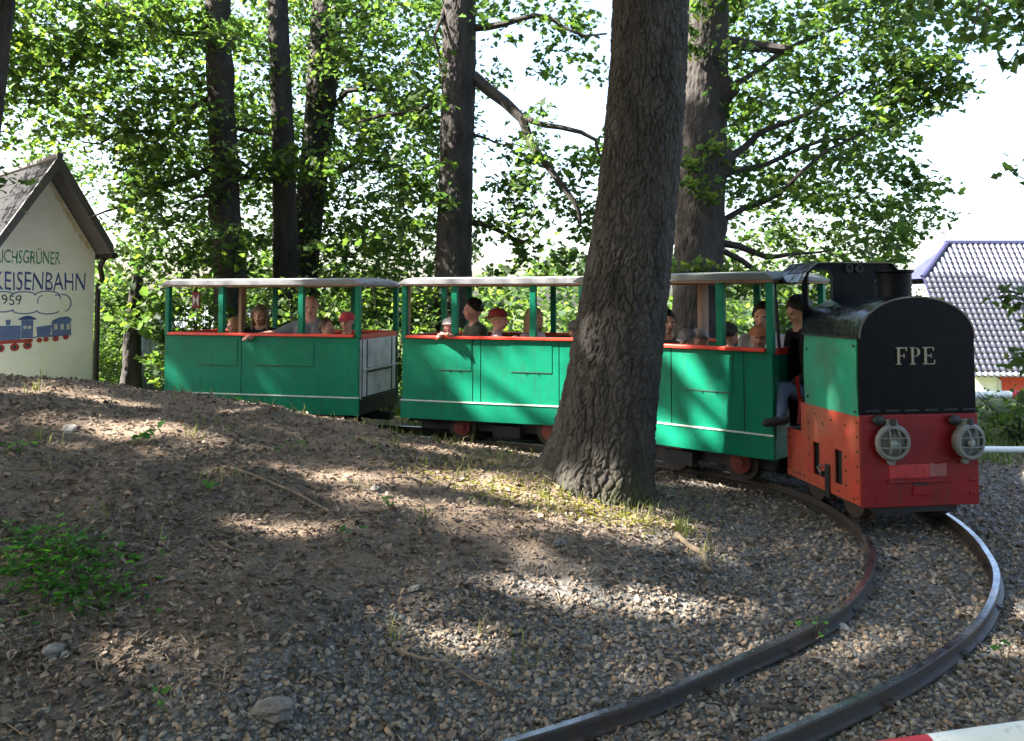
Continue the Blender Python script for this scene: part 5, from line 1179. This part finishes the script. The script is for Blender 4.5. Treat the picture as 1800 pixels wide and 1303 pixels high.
# ------------------------------------------------------------------ ground litter
def ico():
    t = (1+5**.5)/2; v = np.array([(-1,t,0),(1,t,0),(-1,-t,0),(1,-t,0),(0,-1,t),(0,1,t),(0,-1,-t),(0,1,-t),(t,0,-1),(t,0,1),(-t,0,-1),(-t,0,1)], float); v /= np.linalg.norm(v[0])
    f = np.array([(0,11,5),(0,5,1),(0,1,7),(0,7,10),(0,10,11),(1,5,9),(5,11,4),(11,10,2),(10,7,6),(7,1,8),(3,9,4),(3,4,2),(3,2,6),(3,6,8),(3,8,9),(4,9,5),(2,4,11),(6,2,10),(8,6,7),(9,8,1)]); return v, f
IV, IF = ico()
STV = []
for i in range(10):
    r = np.random.default_rng(900+i); STV.append(IV*r.uniform(.72, 1.22, (12, 1))*np.array([1.15, .9, .62])+r.normal(0, .06, (12, 3)))
STV = np.array(STV)
def rand_rot(n, rs, flat):
    a = rs.uniform(0, 2*np.pi, n); b = rs.normal(0, flat, n); c = rs.normal(0, flat, n)
    ca, sa, cb, sb, cc_, sc_ = np.cos(a), np.sin(a), np.cos(b), np.sin(b), np.cos(c), np.sin(c); z = np.zeros(n); o = np.ones(n)
    Rz = np.stack([ca,-sa,z,sa,ca,z,z,z,o], 1).reshape(n,3,3); Rx_ = np.stack([o,z,z,z,cb,-sb,z,sb,cb], 1).reshape(n,3,3); Ry = np.stack([cc_,z,sc_,z,o,z,-sc_,z,cc_], 1).reshape(n,3,3)
    return Rz@Rx_@Ry
def sample_ground(n, rs, ymin=2.5, ymax=10.2, powr=1.0):
    u = rs.uniform(0, 1, n); y = ymin*(ymax/ymin)**(u**powr); x = rs.uniform(-.68, .70, n)*y
    return x, y
def gravelness(x, y):
    td = track_dist(x, y); z = zground(x, y)
    return np.maximum(1-smooth01(.5, 1.3, td), (1-smooth01(-.05, .14, z))*(x > -1.6))
def stones(name, n, seed, smin, smax, want, cols, label, up=.4, ymin=2.5, powr=1.0):
    rs = np.random.default_rng(seed); x, y = sample_ground(n*3, rs, ymin, powr=powr); g = gravelness(x, y); k = rs.uniform(0, 1, len(x)) < want(g); x, y = x[k][:n], y[k][:n]; n = len(x)
    z = zground(x, y); sz = smin+(smax-smin)*rs.uniform(0, 1, n)**2.2
    tdi = track_dist(x, y)
    # keep the rail heads clear
    di = np.sqrt(((x[:, None]-RI[None, ::2, 0])**2+(y[:, None]-RI[None, ::2, 1])**2).min(1)); do = np.sqrt(((x[:, None]-RO[None, ::2, 0])**2+(y[:, None]-RO[None, ::2, 1])**2).min(1))
    k = np.minimum(di, do) > .03+sz*.4; x, y, z, sz = x[k], y[k], z[k], sz[k]; n = len(x)
    base = STV[rs.integers(0, 10, n)]; V = np.einsum('nij,nkj->nki', rand_rot(n, rs, .5), base)*sz[:, None, None]*.5+np.stack([x, y, z+sz*.12], 1)[:, None]
    Fc = (IF[None]+(np.arange(n)*12)[:, None, None]).reshape(-1, 3)
    c = cols[rs.integers(0, len(cols), n)]*rs.uniform(.65, 1.35, (n, 1)); T = np.repeat(c, 12, axis=0)
    o = np_obj(name, V.reshape(-1, 3), Fc, 'stone', tint=T); tag(o, label, 'gravel', kind='stuff'); return o
GCOL = np.array([(.105,.095,.085),(.075,.068,.061),(.14,.127,.112),(.10,.10,.10),(.14,.11,.085),(.06,.054,.048)])*1.7*np.array([1.1,1.0,.88])
stones('ballast_gravel', 42000, 61, .012, .042, lambda g: g**1.5*.98+.012, GCOL, 'grey ballast gravel around the curved track')
DCOL = np.array([(.12,.088,.066),(.09,.068,.053),(.15,.118,.093),(.10,.085,.072)])*1.6
stones('soil_crumbs', 26000, 62, .006, .026, lambda g: 1-.9*g, DCOL, 'brown crumbs of soil and small stones on the bank', powr=.9)
LT = np.array([(0,-.5,0),(-.30,-.12,.10),(-.22,.22,.12),(0,.55,.03),(.22,.22,.12),(.30,-.12,.10)]); LTF = np.array([(0,3,2,1),(0,5,4,3)])
def litter(name, n, seed, smin, smax, want, label, cols):
    rs = np.random.default_rng(seed); x, y = sample_ground(n*3, rs, powr=.85); g = gravelness(x, y); clump = .5+.5*np.sin(x*3.1+1.7*np.sin(y*2.3))*np.sin(y*2.7+x)
    k = rs.uniform(0, 1, len(x)) < want(g)*(.35+.65*clump); x, y = x[k][:n], y[k][:n]; n = len(x); z = zground(x, y)
    di = np.sqrt(((x[:, None]-RI[None, ::2, 0])**2+(y[:, None]-RI[None, ::2, 1])**2).min(1)); do = np.sqrt(((x[:, None]-RO[None, ::2, 0])**2+(y[:, None]-RO[None, ::2, 1])**2).min(1))
    k = np.minimum(di, do) > .05; x, y, z = x[k], y[k], z[k]; n = len(x)
    sz = smin+(smax-smin)*rs.uniform(0, 1, n)**2.0; curl = rs.uniform(-1.2, 3.2, n)
    base = np.repeat(LT[None], n, 0).copy(); base[:, :, 2] *= curl[:, None]; base[:, :, 0] *= rs.uniform(.7, 1.3, (n, 1))
    V = np.einsum('nij,nkj->nki', rand_rot(n, rs, .45), base)*sz[:, None, None]+np.stack([x, y, z+sz*.16+.004], 1)[:, None]
    Fc = (LTF[None]+(np.arange(n)*6)[:, None, None]).reshape(-1, 4)
    c = cols[rs.integers(0, len(cols), n)]*rs.uniform(.6, 1.4, (n, 1)); T = np.repeat(c, 6, axis=0)
    o = np_obj(name, V.reshape(-1, 3), Fc, 'litter', tint=T); tag(o, label, 'leaf litter', kind='stuff'); return o
LCOL = np.array([(.115,.085,.062),(.08,.06,.046),(.17,.125,.09),(.06,.048,.04),(.15,.12,.095),(.10,.08,.065)])*1.6
litter('dead_leaves', 36000, 63, .012, .055, lambda g: 1-.5*g, 'brown dead leaves strewn over the bank and gravel', LCOL)
# short broken twigs among the leaves
rs = np.random.default_rng(64); x, y = sample_ground(9000, rs, powr=.85); k = track_dist(x, y) > .75; x, y = x[k], y[k]; n = len(x); a = rs.uniform(0, 6.28, n); l = rs.uniform(.02, .11, n)*rs.uniform(.4, 1, n); w = rs.uniform(.0012, .0035, n)
e = np.stack([np.cos(a)*l, np.sin(a)*l], 1); x1, y1 = x+e[:, 0], y+e[:, 1]; A3 = np.stack([x, y, zground(x, y)+rs.uniform(.008, .02, n)], 1); B3 = np.stack([x1, y1, zground(x1, y1)+rs.uniform(.008, .03, n)], 1)
sd = np.stack([-np.sin(a)*w, np.cos(a)*w, 0*w], 1); uz = np.stack([0*w, 0*w, w*1.6], 1)
V = np.stack([A3-sd, A3+sd, A3+uz, B3-sd, B3+sd, B3+uz], 1); Fc = (np.array([(0,3,5,2),(2,5,4,1),(1,4,3,0)])[None]+(np.arange(n)*6)[:, None, None]).reshape(-1, 4)
tag(np_obj('twig_debris', V.reshape(-1, 3), Fc, 'litter', tint=np.repeat(np.array([(.16,.12,.09),(.10,.075,.06),(.28,.22,.16)])[rs.integers(0, 3, n)], 6, axis=0)), 'fine broken twigs scattered among the dead leaves', 'twigs', kind='stuff')
# grass, moss and ground cover
def blades(name, spots, seed, label, col, hmin, hmax, wid=.004):
    rs = np.random.default_rng(seed); P = []
    for x, y, r, n in spots: P.append(np.stack([x+rs.normal(0, r, n), y+rs.normal(0, r*.8, n)], 1))
    P = np.vstack(P); n = len(P); z = zground(P[:, 0], P[:, 1]); h = rs.uniform(hmin, hmax, n); a = rs.uniform(0, 6.28, n); ln = rs.uniform(.1, .8, n)
    b = np.stack([P[:, 0], P[:, 1], z-.005], 1); side = np.stack([np.cos(a), np.sin(a), 0*a], 1)*wid; lean = np.stack([-np.sin(a), np.cos(a), 0*a], 1)*(h*ln)[:, None]
    up = np.array([0, 0, 1.])
    V = np.stack([b-side, b+side, b+side*.8+lean*.35+up*h[:, None]*.6, b-side*.8+lean*.35+up*h[:, None]*.6, b+lean+up*(h*(1-.3*ln))[:, None]], 1)
    k = np.arange(n)[:, None]*5; Q = np.concatenate([k+np.array([0,1,2,3])], 1); Tt = np.concatenate([k+np.array([3,2,4,4])], 1)
    Fq = Q; me = np_obj(name, V.reshape(-1, 3), np.vstack([Q]), 'grass_blade', tint=np.repeat(np.array(col)[rs.integers(0, len(col), n)]*rs.uniform(.7, 1.3, (n, 1)), 5, axis=0))
    # tips
    bm = bmesh.new(); bm.from_mesh(me.data); bm.verts.ensure_lookup_table()
    for i in range(n): bm.faces.new((bm.verts[i*5+3], bm.verts[i*5+2], bm.verts[i*5+4]))
    bm.to_mesh(me.data); bm.free()
    tag(me, label, 'grass', kind='stuff'); return me
GC = [(.13,.16,.04),(.18,.19,.06),(.09,.13,.03),(.22,.20,.09)]
rs = np.random.default_rng(5)
sp = [(1.13,5.62,.03,26),(1.16,5.5,.03,16),(-.55,6.6,.22,60),(-.2,6.9,.2,50),(-1.7,8.5,.3,60),(-2.5,8.8,.3,60),(-3.4,9.0,.3,50),(-.8,8.1,.3,60),(.1,7.7,.25,60),(.9,5.95,.2,70),(.4,6.0,.25,70),(-.2,5.9,.25,40),(1.25,5.25,.06,20)]
sp += [(x, y, .05, 7) for x, y in zip(rs.uniform(-4.5, .4, 50), rs.uniform(3.6, 8.8, 50))]
blades('grass_tufts', sp, 71, 'thin yellowish grass blades scattered on the bank and oak foot', GC, .04, .14)
sp2 = [(x, y, .18, 30) for x, y in zip(rs.uniform(-3, 6.5, 130), rs.uniform(10.0, 12.4, 130))]+[(x, y, .25, 40) for x, y in zip(rs.uniform(4.0, 7, 60), rs.uniform(8.2, 9.8, 60))]
blades('grass_verge', sp2, 72, 'green grass growing behind the track and along the low rail', [(.09,.14,.03),(.13,.17,.04)], .06, .2, .006)
MO = np.array([(.20,.19,.03),(.15,.16,.03),(.24,.21,.05)])
def cover(name, spots, seed, size, label, greens, cat, lift=.015, up=.7):
    rs = np.random.default_rng(seed); P = np.vstack([np.stack([x+rs.normal(0, rx_, n), y+rs.normal(0, ry_, n)], 1) for x, y, rx_, ry_, n in spots]); z = zground(P[:, 0], P[:, 1])+rs.uniform(0, lift, len(P))+.006
    V, Fc, T = leaf_arrays(np.stack([P[:, 0], P[:, 1], z], 1), size, rs, up, -.2, .02, greens); o = np_obj(name, V, Fc, 'leaf', tint=T); tag(o, label, cat, kind='stuff'); return o
cover('moss', [(.5,5.95,.32,.2,900),(.0,6.2,.3,.2,600),(.9,5.75,.22,.13,420),(-.5,6.3,.3,.16,300)], 73, (.012,.03), 'yellow green moss on the ground at the foot of the oak', MO, 'moss', .012)
cover('ground_cover', [(-2.28,4.15,.20,.13,420),(-2.05,3.95,.14,.10,220),(-2.5,4.35,.16,.1,160)], 74, (.025,.05), 'bright green low weeds spreading at the left edge of the bank', np.array([(.05,.15,.025),(.07,.19,.03)]), 'weeds', .05, .6)
def weed(x, y, n, size, label, seed, h=.08):
    t = empty('weed', (x, y, zg(x, y))); tag(t, label, 'weed', 'small weeds on the bank'); rs = np.random.default_rng(seed)
    c = rs.normal(0, 1, (n, 3))*np.array([.05,.05,.02])+np.array([0, 0, h]); st = MB()
    for q in c[:8]: st.tube([(0,0,-.01), (q[0]*.5, q[1]*.5, q[2]*.6), tuple(q)], [.003,.0025,.0015], 5)
    st.build('stem', 'twig', t); crown_obj(c, size, seed+1, t, up=.5, bright=.0, greens=np.array([(.06,.17,.03),(.08,.19,.04)]), name='leaves')
for i, (x, y, n, sz, lb) in enumerate([(-2.74,6.15,14,(.05,.09),'leafy green weed on the crest left of centre, below the rear wagon'),(-1.73,6.5,9,(.04,.07),'small green weed near the long thin stick on the bank'),(-3.05,9.05,7,(.05,.09),'single weed standing against the skirt of the rear wagon'),(-.78,5.35,8,(.04,.06),'small weed in the sunny patch left of the oak foot'),(-1.95,5.35,8,(.04,.07),'green weed halfway up the left bank'),(-.9,4.75,7,(.03,.055),'tiny weed in the middle of the bank'),(-1.35,3.35,6,(.025,.045),'tiny weed low on the bank near the bottom left'),(1.55,4.32,9,(.03,.05),'small reddish green weed against the inner rail'),(2.35,4.02,5,(.03,.05),'small green sprout in the gravel outside the outer rail'),(-3.3,5.6,9,(.04,.07),'weed near the left edge of the bank')]): weed(x, y, n, sz, lb, 600+i*3)
def stick(a, b, r, label, seed, lift=.02, cat='stick'):
    a = (a[0], a[1], zg(*a)+lift); b = (b[0], b[1], zg(*b)+lift); c = ((a[0]+b[0])/2, (a[1]+b[1])/2, 0); c = (c[0], c[1], zg(c[0], c[1]))
    t = empty('stick', c); tag(t, label, cat, 'fallen sticks'); pts = [tuple(np.array(q)-np.array(c)) for q in wobble(a, b, 8, .06, seed)]
    MB().tube(pts, np.linspace(r, r*.55, 8), 8).build('stem', 'twig', t, smooth=True); m = pts[4]; MB().tube([m, (m[0]+.05, m[1]+.06, m[2]+.02)], [r*.5, r*.25], 6).build('side_twig', 'twig', t)
stick((-1.95,5.8), (-1.15,5.25), .011, 'long thin stick lying on the bank left of centre', 1)
stick((.10,5.05), (.33,5.35), .010, 'short curved stick below the oak in the sun', 2)
stick((1.08,5.5), (1.2,5.05), .022, 'thick stub of dead root right of the oak foot', 3, .015)
stick((-.55,3.95), (-.1,3.8), .008, 'pale stick low on the slope near the bottom centre', 4)
stick((-1.62,4.65), (-1.45,4.55), .009, 'short pale stick on the shaded left bank', 5)
stick((.05,4.45), (.5,4.25), .007, 'thin stick lying just above the inner rail', 6)
def rock(x, y, s, label, seed, col='stone_grey'):
    r = np.random.default_rng(seed); bm = bmesh.new(); bmesh.ops.create_icosphere(bm, subdivisions=3, radius=1)
    ph = r.uniform(0, 6, 6)
    for v in bm.verts:
        q = v.co; k = 1+.16*math.sin(3*q.x+ph[0])+.14*math.sin(4*q.y+ph[1])+.10*math.sin(6*q.z+ph[2]+3*q.x)+.05*math.sin(11*q.x+7*q.y+ph[3]); v.co = Vector((q.x*1.25, q.y*.95, q.z*.62))*k*s
    m = bpy.data.meshes.new('rock'); bm.to_mesh(m); bm.free(); o = bpy.data.objects.new('rock', m); COL.objects.link(o); m.materials.append(M[col]); o.location = (x, y, zg(x, y)+s*.2); o.rotation_euler = (r.uniform(-.3,.3), r.uniform(-.3,.3), r.uniform(0,6)); tag(o, label, 'rock', 'larger stones on the bank')
mat('stone_grey', (.17,.155,.14), .85, scale=14, color2=(.10,.09,.08), bump=.5, bscale=30); mat('stone_pale', (.38,.34,.30), .8, scale=14, color2=(.26,.23,.2), bump=.4)
rock(-.98,3.45,.07,'largest grey brown stone on the lower bank',1); rock(-.88,3.15,.05,'flat grey stone below the largest one',2); rock(-1.95,3.6,.045,'rounded grey stone on the far left lower bank',3); rock(-.95,5.75,.035,'pinkish pale stone beside the long stick',4,'stone_pale'); rock(-.52,4.45,.025,'small whitish stone in the middle of the shaded slope',5,'stone_pale'); rock(.28,5.0,.04,'brown stone below the sunlit oak foot',6); rock(-3.35,6.3,.05,'pale stone in the sun at the upper left',7,'stone_pale'); rock(1.75,4.45,.03,'pale stone beside the inner rail on the bend',8,'stone_pale')
